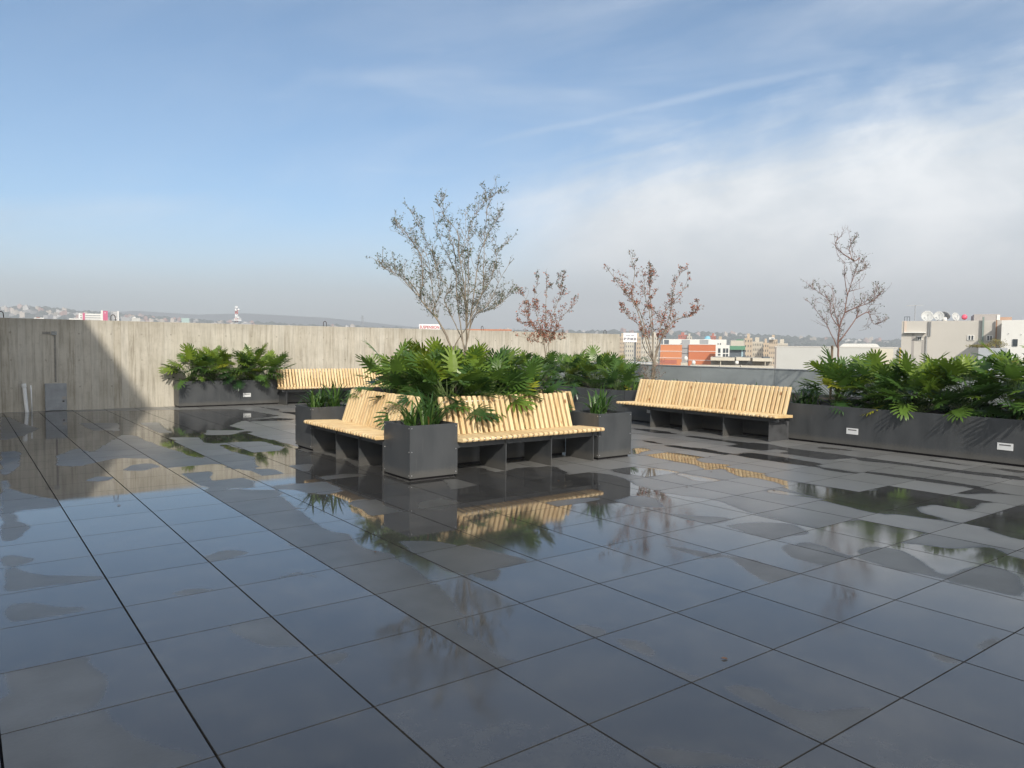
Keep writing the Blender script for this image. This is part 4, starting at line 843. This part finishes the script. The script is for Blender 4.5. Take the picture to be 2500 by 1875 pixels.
# ------------------------------------------------------------------ city buildings
def wallmat(name, col, var=.08, win=None, ww=3.2, wh=3.0, wc=(.07, .08, .09)):
    f = NT(name); oc = f.mapping((1, 1, 1)); c = f.mix(f.noise(oc, .5, 5, .65), tuple(q * (1 - var) for q in col), tuple(min(1, q * (1 + var)) for q in col))
    f.l(c, f.b.inputs['Base Color']); f.b.inputs['Roughness'].default_value = .85; return f.m
class Blk:
    'building whose front face spans photo columns x0..x1 at distance D; local x along the front, y away from the camera'
    def __init__(s, name, label, cat, x0, x1, yt, D, depth=None, yaw=None, zb=GZ, group=None):
        e = x0 if x0 > 1250 else (x1 if x1 < 1250 else 1250)
        s.phi = -math.atan2(e - 1250, 1798) * 1.04 if yaw is None else yaw
        p0 = at(x0, yt, D); s.dir = Matrix.Rotation(s.phi, 3, 'Z') @ RH; s.p0 = V((p0.x, p0.y, 0)); s.yt = yt; s.x0 = x0
        s.w = s.X(x1); s.h = s.zat((x0 + x1) / 2, yt); s.zb = zb; s.d = depth or max(6, s.w * .6)
        s.t = thing(name, label, cat, (p0.x, p0.y, 0), math.atan2(s.dir.y, s.dir.x), group=group)
    def X(s, px):
        'distance along the front line of the vertical sight plane through photo column px'
        r_ = CF + CR * ((px - 1250) / 1797.78); rx, ry = r_.x, r_.y; qx, qy = s.p0.x - CAM.x, s.p0.y - CAM.y
        den = s.dir.x * ry - s.dir.y * rx
        return (qy * rx - qx * ry) / den
    def zat(s, px, py):
        P = s.p0 + s.dir * s.X(px); d = CF + CR * ((px - 1250) / 1797.78) - CU * ((py - 937.5) / 1797.78)
        return CAM.z + d.z * math.hypot(P.x - CAM.x, P.y - CAM.y) / math.hypot(d.x, d.y)
    def Z(s, py, px=None): return s.zat(s.x0 if px is None else px, py)
    def body(s, m_, name='wall'):
        b = MB(); b.box(0, s.w, 0, s.d, s.zb, s.h); b.obj(name, m_, s.t); return s
    def boxp(s, name, m_, x0, x1, yt, yb, out=.1, dep=.3, y0=None):
        b = MB(); a = -out if y0 is None else y0; xm = (x0 + x1) / 2; b.box(s.X(x0), s.X(x1), a, a + dep if y0 is None else y0 + dep, s.Z(yb, xm), s.Z(yt, xm)); return b.obj(name, m_, s.t)
    def wins(s, m_, rects, name='window', out=.05):
        for x0, x1, y0, y1 in rects: s.boxp(name, m_, x0, x1, y0, y1, out, out + .02)
    def parapet(s, m_, hh=.8, t_=.3):
        b = MB(); b.box(0, s.w, 0, t_, s.h + .002, s.h + hh); b.box(0, t_, t_ + .001, s.d, s.h + .002, s.h + hh); b.box(s.w - t_, s.w, t_ + .001, s.d, s.h + .002, s.h + hh); b.obj('roof_parapet', m_, s.t)
WH = wallmat('white_render', (.72, .71, .67)); CRM = wallmat('cream_render', (.52, .48, .40)); BEI = wallmat('beige_render', (.50, .40, .29)); PNK = wallmat('magenta_panel', (.55, .10, .20)); GRY = wallmat('grey_panel', (.33, .34, .35)); ORG = wallmat('orange_panel', (.50, .155, .065), .04); RED = wallmat('red_brick', (.40, .13, .09)); PALE = wallmat('pale_grey_render', (.50, .50, .475), .05); GRN = wallmat('green_glass', (.10, .26, .16)); DK = wallmat('dark_glass', (.10, .12, .14)); LBL = wallmat('light_blue', (.35, .50, .55)); CYN = wallmat('mint_render', (.40, .55, .50)); LINE = wallmat('white_trim', (.75, .73, .70))
# pink and white commercial building behind the wall
c = Blk('commercial_building', 'white building with floor bands and pink towers above the concrete wall', 'building', 205, 266, 766, 520, 30).body(WH)
for y in (769.5, 775, 780.5): c.boxp('window_band', GRY, 211, 248, y, y + 1.5, .3, .28)
c.boxp('corner_strip', PNK, 205, 210, 764, 800, .5, 3); c.boxp('pylon', WH, 249.5, 254, 758, 800, .8, 8); c.boxp('sign_tower', PNK, 254, 266, 759, 800, .6, 12)
c.boxp('side_wing', WH, 195, 204.5, 765.5, 800, .2, 20); c.wins(DK, [(199.5, 202, 768.5, 771), (199.5, 202, 774, 777)], 'window', .5)
c.boxp('emblem', LINE, 258.4, 260.6, 762.8, 764.8, .7, .08)
c = Blk('office_tower', 'grey and white slab beside the pink tower above the concrete wall', 'building', 270, 293, 760, 540, 20).body(GRY)
c.boxp('white_frame', LINE, 289, 293, 759.5, 800, .4, 2)
for y in (763, 766.5, 770, 773.5, 777): c.boxp('window_band', LINE, 280, 288, y, y + 1.3, .2, .18)
Blk('warehouse', 'low white sloping roof shed just left of the pink and white building', 'shed', 168, 196, 777.5, 500, 20).body(WH)
Blk('warehouse', 'red and white low roof above the wall at the far left', 'shed', 83, 111, 775.5, 600, 20).body(WH).boxp('red_stripe', RED, 92, 100, 774.5, 776, .3, 4)
Blk('warehouse', 'long grey low shed right of the pink and white building', 'shed', 296, 321, 775, 480, 20).body(GRY)
Blk('warehouse', 'pale grey boxy shed with white roof units right of the pink and white building', 'shed', 321, 344.5, 776, 470, 20).body(PALE).boxp('roof_unit', WH, 327, 334, 774, 776.1, 0, 5)
Blk('office_building', 'small mint green building left of the lattice mast', 'building', 443, 464, 776.5, 1300, 20).body(CYN)
# red and white lattice mast
def mast(label, px, ytop, D, wd, col_a, col_b, dishes=True):
    p = at(px, ytop, D); zt = p.z; t = thing('lattice_mast', label, 'mast', (p.x, p.y, GZ)); hh = zt - GZ; seg = 26
    q = MB()
    for k in range(seg):
        q.tone = float(k % 2); z0, z1 = hh * k / seg, hh * (k + 1) / seg; w0, w1 = wd * (1.6 - z0 / hh), wd * (1.6 - z1 / hh)
        for sx in (-1, 1):
            for sy in (-1, 1): q.cyl((sx * w0, sy * w0, z0), (sx * w1, sy * w1, z1), wd * .13, n=4)
        q.cyl((-w0, -w0, z0), (w1, -w1, z1), wd * .1, n=4); q.cyl((w0, w0, z0), (-w1, w1, z1), wd * .1, n=4); q.cyl((w0, -w0, z0), (-w1, -w1, z1), wd * .1, n=4)
    q.obj('lattice', col_a, t)
    return t, hh
MR = mat('mast_bands', (1, 1, 1), .6, attr=[(0.0, (.5, .08, .06)), (1.0, (.75, .75, .75))]); MW = wallmat('mast_white', (.75, .75, .75))
t, hh = mast('red and white lattice mast with white dishes above the concrete wall', 577, 747, 380, .75, MR, MW)
for dz_, dx_ in ((-.8, 0), (-1.9, .9), (-2.3, -.5), (-5.3, -.4), (-5.9, .6)):
    q = MB(); q.lathe([(0, .2), (.42, .1), (.5, -.05), (.42, -.2), (0, -.3)], n=12, M=Matrix.Translation((dx_, -1.0, hh + dz_)) @ Matrix.Rotation(R(90), 4, 'X')); q.obj('dish', MW, t, smooth=True)
q = MB(); zp = at(577, 783, 380).z - GZ; q.box(-1.9, 1.9, -1.9, 1.9, zp, zp + .5)
for k in range(7): q.box(-1.8 + .55 * k, -1.6 + .55 * k, -2.0, -1.9, zp + .5, zp + 1.3 + (k % 3) * .4)
q.obj('platform', MW, t)
PY = mat('pylon_grey', (.30, .32, .34), .7)
t, hh = mast('faint grey pylon far behind the concrete wall, left of the island', 885, 770, 1500, 2.2, PY, PY)
q = MB(); q.box(-7, 7, -.3, .3, hh * .86, hh * .86 + .6); q.box(-6, 6, -.3, .3, hh * .94, hh * .94 + .6); q.obj('cross_arm', PY, t)
# signs
def textobj(s_, size, col_, parent, loc, name='lettering', bold=0.0):
    cu = bpy.data.curves.new(name, 'FONT'); cu.body = s_; cu.size = size; cu.extrude = .01; cu.offset = bold; cu.align_x = 'LEFT'
    o = bpy.data.objects.new(name, cu); COL.objects.link(o); bpy.context.view_layer.update()
    me = bpy.data.meshes.new_from_object(o.evaluated_get(bpy.context.evaluated_depsgraph_get())); bpy.data.objects.remove(o)
    me.materials.clear(); me.materials.append(col_); o = bpy.data.objects.new(name, me); COL.objects.link(o); o.parent = parent; o.location = loc; o.rotation_euler = (R(90), 0, 0); return o
RT = mat('red_lettering', (.42, .06, .07), .6); BT = mat('dark_blue_lettering', (.04, .045, .09), .6); GT = mat('faded_lettering', (.30, .30, .36), .6); SW = mat('sign_white', (.80, .78, .78), .5)
c = Blk('roof_sign', 'white sign with red capital letters above the concrete wall left of the tree trunks', 'sign', 1023, 1073, 791.5, 110, .3, zb=-2)
b = MB(); b.box(0, c.w, 0, .2, c.Z(815), c.h); b.obj('sign_board', SW, c.t)
b = MB(); b.box(.3, .5, .22, .4, GZ, c.h - .2); b.box(c.w - .5, c.w - .3, .22, .4, GZ, c.h - .2); b.obj('post', GRY, c.t)
o = textobj('SUSPENSION', .60, RT, c.t, (.10, -.03, c.Z(801.6)), bold=.012); wtx = max(v_.co.x for v_ in o.data.vertices); o.scale = ((c.w - .2) / wtx, 1, 1)
c = Blk('billboard', 'white sign on a pole with a phone number, right end of the concrete wall', 'sign', 1522, 1553, 812.5, 95, .3, zb=-2)
b = MB(); b.box(0, c.w, 0, .15, c.Z(835), c.h); b.obj('sign_board', SW, c.t); b = MB(); b.cyl((c.X(1549.5), .3, GZ), (c.X(1549.5), .3, c.Z(816)), .07, n=8); b.box(.1, c.w - .1, .16, .25, c.Z(834), c.Z(832)); b.obj('post', DK, c.t)
o = textobj('59 78 04 33', .42, BT, c.t, (.08, -.03, c.Z(830)), bold=.012); wtx = max(v_.co.x for v_ in o.data.vertices); o.scale = ((c.w - .2) / wtx, 1, 1)
b = MB(); rq = random.Random(4)
for k in range(11):
    if k == 6: continue
    b.box(.35 + k * .095, .41 + k * .095, -.02, -.002, c.Z(820.5), c.Z(820.5) + rq.uniform(.12, .19))
b.obj('faded_writing', GT, c.t)
c = Blk('roof_beam', 'long thin orange-red roof beam just above the concrete wall beside the big tree', 'beam', 1140, 1248, 803.6, 70, 2, zb=0); b = MB(); b.box(0, c.w, 0, .5, c.h - .14, c.h); b.obj('beam', wallmat('salmon_beam', (.45, .20, .12)), c.t)
b = MB(); b.box(0, c.w, .5, 8, GZ, c.h - .3); b.obj('wall', CRM, c.t)
# apartment towers left of orange block
def apart(label, x0, x1, yt, D, m_, depth=14, cols=4, rows=6, group=None, name='apartment_block'):
    c = Blk(name, label, 'building', x0, x1, yt, D, depth, group=group).body(m_); cw = c.w / cols; b = MB(); b.box(0, cw * .32, -.06, .02, -1.3, 0); w0 = b.obj('window', M_WIN, c.t)
    for i in range(cols):
        for j in range(rows):
            o = w0 if i + j == 0 else w0.copy()
            if o is not w0: COL.objects.link(o); o.parent = c.t
            o.location = (i * cw + cw * .3, 0, c.h - 1.2 - j * 2.9)
    q = MB(); q.box(c.w * .3, c.w * .65, c.d * .3, c.d * .7, c.h + .002, c.h + 2.6); q.obj('roof_box', m_, c.t); return c
apart('beige tower rising at the end of the concrete wall', 1513, 1523, 822, 520, BEI, cols=3); apart('cream tower below the phone number sign', 1527, 1546, 828, 480, CRM); apart('grey beige tower seen through the rusty-leaved tree, left', 1550, 1563, 822, 500, BEI, cols=3)
apart('cream block seen through the middle of the rusty-leaved tree', 1566, 1584, 829, 440, CRM); apart('pale cream block left of the orange building', 1587, 1606, 820, 500, CRM)
# orange building
c = Blk('orange_building', 'big orange-red panelled building in two blocks with white lines and a grey core', 'building', 1603, 1747, 841, 230, 40)
b = MB(); b.add([(c.X(1603), 0, GZ), (c.X(1663), 0, GZ), (c.X(1663), 0, c.h), (c.X(1611), 0, c.h), (c.X(1603), 30, GZ), (c.X(1663), 30, GZ), (c.X(1663), 30, c.h), (c.X(1611), 30, c.h)], [(0, 1, 2, 3), (7, 6, 5, 4), (0, 3, 7, 4), (1, 5, 6, 2), (3, 2, 6, 7)]); b.obj('left_block', wallmat('light_orange_panel', (.56, .21, .09), .04), c.t)
b = MB(); b.box(c.X(1679.5), c.w, .5, 30, GZ, c.h); b.obj('right_block', ORG, c.t)
b = MB(); b.box(c.X(1663.2), c.X(1679.3), 1.2, 25, GZ, c.h + .4); b.obj('grey_core', GRY, c.t); c.boxp('core_line', DK, 1664, 1679, 849.5, 850.2, -1.0, .19); c.boxp('core_line', DK, 1664, 1679, 862.5, 863.2, -1.0, .19)
for y in (840.2, 856.8, 873.2, 891.5): c.boxp('white_line', LINE, 1605, 1662.8, y, y + 1.1, .12, .11)
for y in (840.2, 857.2, 879): c.boxp('white_line', LINE, 1679.6, 1746.8, y, y + 1.1, -.38, .11)
c.boxp('lower_recess', RED, 1611, 1651, 878.5, 888, .06, .05)
c = Blk('rooftop_hall', 'long white and grey roof storey above the orange building', 'building', 1619, 1771, 828.5, 300, 25).body(WH)
for x0, x1, mm in ((1614, 1631, DK), (1662, 1682, GRY), (1706, 1727, GRY)): c.boxp('facade_panel', mm, max(x0, 1619.5), x1, 829.5, 842, .15, .14)
apart('red brick block behind the white roof storey', 1656, 1676, 817.5, 700, RED, cols=4); apart('small cream block right of the red brick block', 1677, 1687, 821, 690, CRM, cols=2); apart('red brick block right of the blue dome', 1734, 1745, 820, 680, RED, cols=3); apart('tan block above the white building', 1748, 1767, 829, 600, BEI)
c = Blk('domed_building', 'small building with a light blue dome above the white roof storey', 'building', 1718, 1734, 828, 420, 8).body(WH)
b = MB(); rd = c.w * .42; b.lathe([(rd, 0), (rd * .98, rd * .35), (rd * .8, rd * .75), (rd * .45, rd * 1.0), (0.01, rd * 1.1)], (c.w / 2, 3, c.h), 20); b.obj('dome', wallmat('sky_blue_dome', (.22, .50, .62)), c.t, smooth=True)
c = Blk('white_building', 'white building with large paired windows right of the orange building', 'building', 1747.5, 1779, 842.5, 210, 14).body(WH)
c.boxp('upper_floor', WH, 1747.5, 1761, 835.5, 842.6, 0, 8); c.wins(M_WIN, [(1749.5, 1752, 838, 841.5), (1755, 1758, 838, 841.5), (1751, 1757, 850.5, 861.5), (1763, 1769, 850.5, 861.5), (1770.5, 1776, 850.5, 861.5), (1751, 1757, 864, 868), (1763, 1769, 864, 871), (1770.5, 1776, 864, 871)])
c = Blk('glass_building', 'building with a green roof fascia and dark glass beside the white building', 'building', 1780, 1817, 845, 290, 20).body(DK)
c.boxp('green_fascia', GRN, 1779.5, 1817, 844.5, 854, 1.5, 1.4); c.boxp('roof_hall', CRM, 1781, 1814, 831, 844.9, -2, 12); c.boxp('green_roof', GRN, 1795, 1812, 828.5, 831.2, -2, 10); c.boxp('blue_column', LBL, 1808, 1812, 854.5, 900, .5, 1)
apart('tallest tan apartment tower, right of the green fascia building', 1818, 1834, 825, 430, BEI, cols=3); apart('long tan apartment block with bays', 1834.5, 1861, 834, 440, CRM, cols=7); apart('brown end of the tan apartment block', 1861.5, 1875, 837, 450, BEI, cols=3)
apart('tan tower with a white roof cube left of the blank grey wall', 1878, 1895, 828.5, 420, BEI, cols=4); apart('low tan block behind the blank grey wall', 1895.5, 1921, 838, 460, CRM, cols=6)
c = Blk('roof_cube', 'white roof cube on top of the tan tower', 'roof hut', 1877.5, 1888, 823.5, 418, 5, zb=0); b = MB(); b.box(0, c.w, 0, 4, c.Z(829), c.h); b.obj('frame', WH, c.t); c.wins(GRY, [(1879.5, 1886, 825.2, 828.3)])
# cream rooftops close below the parapet
c = Blk('cream_rooftops', 'cream concrete housing roofs in two steps just above the parapet', 'building', 1733, 1888, 880, 120, 14)
b = MB(); b.box(c.X(1733), c.X(1888), 6, 16, GZ, c.Z(880)); b.obj('wall', wallmat('cream_block', (.42, .38, .32)), c.t)
for x0, x1 in ((1733, 1793), (1797, 1832), (1838, 1888)): c.boxp('roof_slab', CRM, x0, x1, 873 if x0 < 1830 else 875, 881 if x0 < 1830 else 883, y0=3.0, dep=11)
for x0, x1 in ((1738, 1758), (1778, 1793), (1815, 1834), (1866, 1883)): c.boxp('roof_mat', DK, x0, x1, 871.8, 872.9 if x0 < 1830 else 874.9, y0=5, dep=5)
for x0, x1 in ((1757, 1759), (1796, 1797.5), (1869, 1871)): c.boxp('pillar', CRM, x0, x1, 881, 893, y0=3.2, dep=.5)
c.boxp('recess', PALE, 1760, 1795, 883, 891, y0=5.9, dep=.09); c.boxp('dark_opening', GRY, 1800, 1840, 883, 891, y0=5.9, dep=.09)
q = MB(); q.box(c.X(1684), c.X(1888), 0, 2.8, GZ, c.Z(891.5)); q.obj('lower_storey', CRM, c.t)
c.wins(M_WIN, [(1724, 1728, 895, 898), (1731, 1735, 895, 898), (1737, 1741, 895, 898), (1780, 1784, 896.5, 899.5), (1833, 1837, 898, 901), (1840, 1844, 898, 901), (1847, 1851, 898, 901)])
for x in (1704, 1757, 1808): c.boxp('rib', wallmat('cream_rib', (.60, .56, .48)), x, x + 2.5, 891, 912, .25, .2)
c = Blk('roof_hut', 'small cream roof hut with white tank in front of the grey core', 'roof hut', 1662, 1678, 885.5, 130, 4).body(CRM)
for px, py, D, lab in ((1674.5, 874.5, 131, 'white round roof tank in front of the grey core of the orange building'), (1693.5, 884.5, 121, 'white round roof tank below the right orange block'), (1799, 884, 122, 'white round roof tank under the cream roof slabs')):
    p = at(px, py, D); b = MB(); r_ = .30 if px > 1690 else .36; b.lathe([(0.01, r_), (r_ * .6, r_ * .8), (r_, .3 * r_), (r_, -r_ * 1.2), (0.01, -r_ * 1.25)], n=14); o = b.obj('water_tank', WH, loc=p, smooth=True); tag(o, lab, 'water tank', 'white roof water tanks')
# flat roof and shrubs left
c = Blk('flat_roof', 'pale flat roof just above the parapet left of the rusty tree trunk', 'building', 1538, 1602, 886.5, 105, 10).body(PALE)
t = thing('roadside_tree', 'dull green tree mass between the end of the concrete wall and the rusty tree trunk', 'tree', tuple(at(1562, 900, 150))); b = MB(); rr = random.Random(8)
for i in range(900):
    c_ = V((rr.gauss(0, 1.4), rr.gauss(0, 1.2), rr.uniform(-2, 2.4) - abs(rr.gauss(0, .5)))); s_ = rr.uniform(.15, .4); d = V((rr.gauss(0, 1), rr.gauss(0, 1), rr.gauss(0, 1))).normalized(); e_ = d.orthogonal().normalized()
    b.add([c_, c_ + d * s_ + e_ * s_ * .5, c_ + d * s_ * 1.6, c_ + d * s_ - e_ * s_ * .5], [(0, 1, 2, 3)])
b.obj('crown', mat('dusty_foliage', (.10, .13, .08), .9, 0, .3, .8), t); b = MB(); b.cyl((0, 0, GZ - t.location.z), (0, 0, 0), .4, .2); b.obj('trunk', M_BARK, t)
# blank grey wall building
c = Blk('blank_wall_building', 'pale grey building with a blank wall behind the slender bare tree', 'building', 1892, 2190, 848.5, 62, 12).body(PALE)
c.boxp('corner_edge', wallmat('brown_edge', (.30, .25, .22)), 1891, 1893, 847, 960, .06, .1)
q = MB(); q.box(0, c.w, -.02, 12.02, c.h + .002, c.h + .08); q.obj('roof_edge', wallmat('stained_edge', (.55, .53, .49), .2), c.t)
c.boxp('render_patch', wallmat('cream_patch', (.60, .56, .46)), 2128, 2178, 851, 960, .03, .02); c.boxp('yellow_post', wallmat('yellow_paint', (.55, .38, .12)), 2192, 2197, 849, 905, .3, .25)
c = Blk('barrel_roof_hall', 'white low curved roof behind the blank grey wall', 'building', 2051, 2144, 846, 160, 10).body(WH)
b = MB(); b.add([(c.w * .0, 0, c.h), (c.w * .05, 0, c.h + .45), (c.w * .12, 0, c.h + .62), (c.w * .9, 0, c.h + .62), (c.w * .96, 0, c.h + .4), (c.w, 0, c.h), (0, 10, c.h), (c.w * .05, 10, c.h + .45), (c.w * .12, 10, c.h + .62), (c.w * .9, 10, c.h + .62), (c.w * .96, 10, c.h + .4), (c.w, 10, c.h)], [(0, 1, 2, 3, 4, 5), (6, 7, 1, 0), (7, 8, 2, 1), (8, 9, 3, 2), (9, 10, 4, 3), (10, 11, 5, 4)]); b.obj('roof', WH, c.t)
# big pale building on the right
PW = wallmat('weathered_render', (.50, .475, .43), .10)
c = Blk('apartment_building', 'large pale rendered building on the right with small windows and roof dishes', 'building', 2202, 2442, 783, 46, 9).body(PW)
c.boxp('corner_band', wallmat('peach_band', (.60, .50, .42)), 2202, 2208, 783.5, 812, .05, .04); c.boxp('ledge', WH, 2202, 2256, 811, 813, .25, .24)
c.boxp('stain', wallmat('damp_stain', (.34, .32, .30), .2), 2222, 2228, 813.5, 870, .014, .01); c.boxp('stain', wallmat('damp_stain', (.36, .34, .32), .2), 2247, 2251, 830, 862, .014, .01)
for x in (2262, 2266.5): c.boxp('drain_pipe', GRY, x, x + 1.4, 784, 820, .12, .08)
c.boxp('drain_pipe', GRY, 2257.5, 2259.3, 818, 900, .14, .08); c.boxp('drain_pipe', wallmat('green_pipe', (.22, .27, .25)), 2391.5, 2396, 774, 860, .2, .12); c.boxp('drain_pipe', wallmat('rust_pipe', (.32, .18, .11)), 2424.5, 2427.5, 782, 850, .2, .12)
for x0, x1, y0, y1 in ((2235.5, 2247, 822.5, 831), (2357, 2374, 818, 831), (2403, 2419, 819, 832)):
    fr = c.boxp('window', WH, x0, x1, y0, y1, .05, .04); w2 = (x1 - x0)
    for k in (0, 1):
        g_ = c.boxp('pane', M_WIN, x0 + w2 * (.16 + .42 * k), x0 + w2 * (.42 + .42 * k), y0 + 1.4, y1 - 1.2, .06, .008); g_.parent = fr
c.boxp('window_hood', GRY, 2233, 2248, 821, 822.3, .3, .29); c.boxp('ledge', wallmat('lower_ledge', (.55, .53, .5)), 2288, 2345, 889, 890.5, .3, .29)  # grey hood, and a lower ledge in its own pale render colour
rb = MB(); rb.box(c.X(2372), c.X(2436), .4, 3.5, c.h + .002, c.Z(768.5)); rb.obj('roof_tank_room', wallmat('tank_concrete', (.40, .37, .35), .12), c.t); c.boxp('tank_room_end', WH, 2428, 2436, 768, 781, -.36, .035)
rb = MB(); rb.box(c.X(2436.5), c.X(2470), 1.5, 3.2, c.Z(783), c.Z(774)); rb.obj('brick_hut', wallmat('hut_brick', (.45, .30, .22), .15), c.t)
c2 = Blk('white_building', 'bright white building end at the right edge of the view', 'building', 2446, 2560, 781, 41, 8).body(WH); c2.wins(DK, [(2456, 2457.4, 814, 815.4), (2487, 2488.4, 816, 817.4)], 'vent'); c2.wins(M_WIN, [(2468, 2480, 828, 845)])
c3 = Blk('roof_shed', 'grey roof shed in front of the big pale building, topped by a shrub', 'roof hut', 2389, 2456, 849.5, 34, 3, zb=-6).body(wallmat('shed_grey', (.40, .42, .44)))
p = at(2425, 849, 34.5); t = thing('roof_shrub', 'brownish green shrub on the roof shed in front of the big pale building', 'shrub', tuple(p), math.atan2(RH.y, RH.x)); b = MB(); rr = random.Random(12)
for i in range(1500):
    x = rr.uniform(-.95, .62); hmax = .12 + .34 * math.exp(-((x - .25) / .28) ** 2); c_ = V((x, rr.gauss(.2, .2), rr.random() ** .7 * hmax)); s_ = rr.uniform(.03, .08); d = V((rr.gauss(0, 1), rr.gauss(0, 1), rr.gauss(.4, 1))).normalized(); e_ = d.orthogonal().normalized()
    b.add([c_, c_ + d * s_ * .5 + e_ * s_ * .3, c_ + d * s_, c_ + d * s_ * .5 - e_ * s_ * .3], [(0, 1, 2, 3)])
b.obj('foliage', mat('dry_foliage', (.17, .15, .045), .9, 0, .4, 4), t); b = MB()
for x in (-.6, -.2, .2, .4): b.cyl((x, .2, -.02), (x, .2, .2), .02)
b.obj('stems', M_BARK, t)
# dishes, aerial, frame, pink tank on that roof
HZ = math.atan2(RH.y, RH.x)
DISH = mat('dish_grey_white', (.48, .49, .48), .6)
def dish(px, py, r_, lab, tz=-20):
    p = at(px, py, 46.6); t = thing('satellite_dish', lab, 'satellite dish', tuple(p), HZ, group='satellite dishes on the pale building roof')
    b = MB(); M_ = Matrix.Rotation(R(72), 4, 'X') @ Matrix.Rotation(R(tz), 4, 'Y'); b.lathe([(0.01, -.10 * r_), (r_ * .5, -.04 * r_), (r_ * .85, .10 * r_), (r_, .2 * r_), (r_ * .98, .16 * r_), (r_ * .5, -.10 * r_), (0.01, -.16 * r_)], n=24, M=M_); b.obj('reflector', DISH, t, smooth=True)
    b = MB(); a_ = M_ @ V((0, 0, r_ * .75)); b.cyl(M_ @ V((0, -r_ * .95, .18 * r_)), a_, .012, n=5); b.cyl(M_ @ V((0, 0, r_ * .68)), a_, .05, n=8); b.obj('feed_arm', GRY, t)
    b = MB(); b.cyl((0, .1, -r_ * .2), (0, .12, -r_ * 1.15), .03, n=6); b.obj('mount', GRY, t)
dish(2263.5, 772.5, .36, 'largest white dish, left one of the three on the pale building roof'); dish(2292, 772, .30, 'middle white dish on the pale building roof', -25); dish(2332, 774, .28, 'white dish right of the small tank, nearest the pink ball', 10)
p = at(2299, 772, 47); b = MB(); b.lathe([(.01, .12), (.30, .0), (.28, -.05), (.01, .06)], n=16, M=Matrix.Rotation(R(60), 4, 'Y')); b.cyl((0, 0, -.3), (0, 0, .05), .02); o = b.obj('vent_cowl', GRY, loc=at(2308, 770, 47), smooth=True); tag(o, 'dark grey tilted cowl between the dishes on the pale building roof', 'vent')
b = MB(); b.lathe([(.01, .10), (.13, .08), (.15, -.18), (.01, -.19)], n=14); o = b.obj('water_tank', WH, loc=at(2306, 778.5, 46.8), smooth=True); tag(o, 'small white tank under the dark cowl between the dishes', 'water tank')
b = MB(); b.lathe([(.01, .17), (.10, .145), (.165, .03), (.15, -.08), (.09, -.15), (.01, -.17)], n=18); o = b.obj('pink_ball', mat('bright_pink', (.85, .13, .20), .5), loc=at(2354.5, 774.2, 46.5), smooth=True); tag(o, 'bright pink round ball on the edge of the pale building roof', 'ball')
p = at(2233, 783, 46.5); t = thing('tv_aerial', 'thin roof aerial with a wide crossbar on the pale building', 'aerial', tuple(p), HZ); b = MB(); b.cyl((0, 0, 0), (0, 0, .97), .022, n=6); b.obj('pole', GRY, t); b = MB(); b.cyl((-.56, 0, .93), (.50, 0, .99), .012, n=5)
for k in range(8): b.cyl((-.5 + .13 * k, -.2, .94 + .007 * k), (-.5 + .13 * k, .2, .94 + .007 * k), .007, n=4)
b.obj('crossbar', WH, t)
p = at(2214.5, 784, 46.5); t = thing('roof_frame', 'small dark metal frame on the left corner of the pale building roof', 'frame', tuple(p), HZ); b = MB()
for x in (-.16, 0, .16): b.cyl((x, 0, 0), (x, 0, .27), .018, n=5)
b.cyl((-.18, 0, .27), (.18, 0, .27), .02, n=5); b.obj('bars', DK, t)

# ------------------------------------------------------------------ haze
b = MB(); b.box(-3800, 3800, -3800, 3800, GZ - 1, 262); hz = b.obj('haze', bpy.data.materials.new('haze_air')); tag(hz, kind='stuff')
hm = hz.data.materials[0]; hm.use_nodes = True; hn = hm.node_tree; hn.nodes.clear(); pv = hn.nodes.new('ShaderNodeVolumePrincipled'); ho = hn.nodes.new('ShaderNodeOutputMaterial'); hn.links.new(pv.outputs[0], ho.inputs['Volume'])
pv.inputs['Density'].default_value = 0.00046; pv.inputs['Color'].default_value = (.84, .87, .90, 1); pv.inputs['Anisotropy'].default_value = 0.0
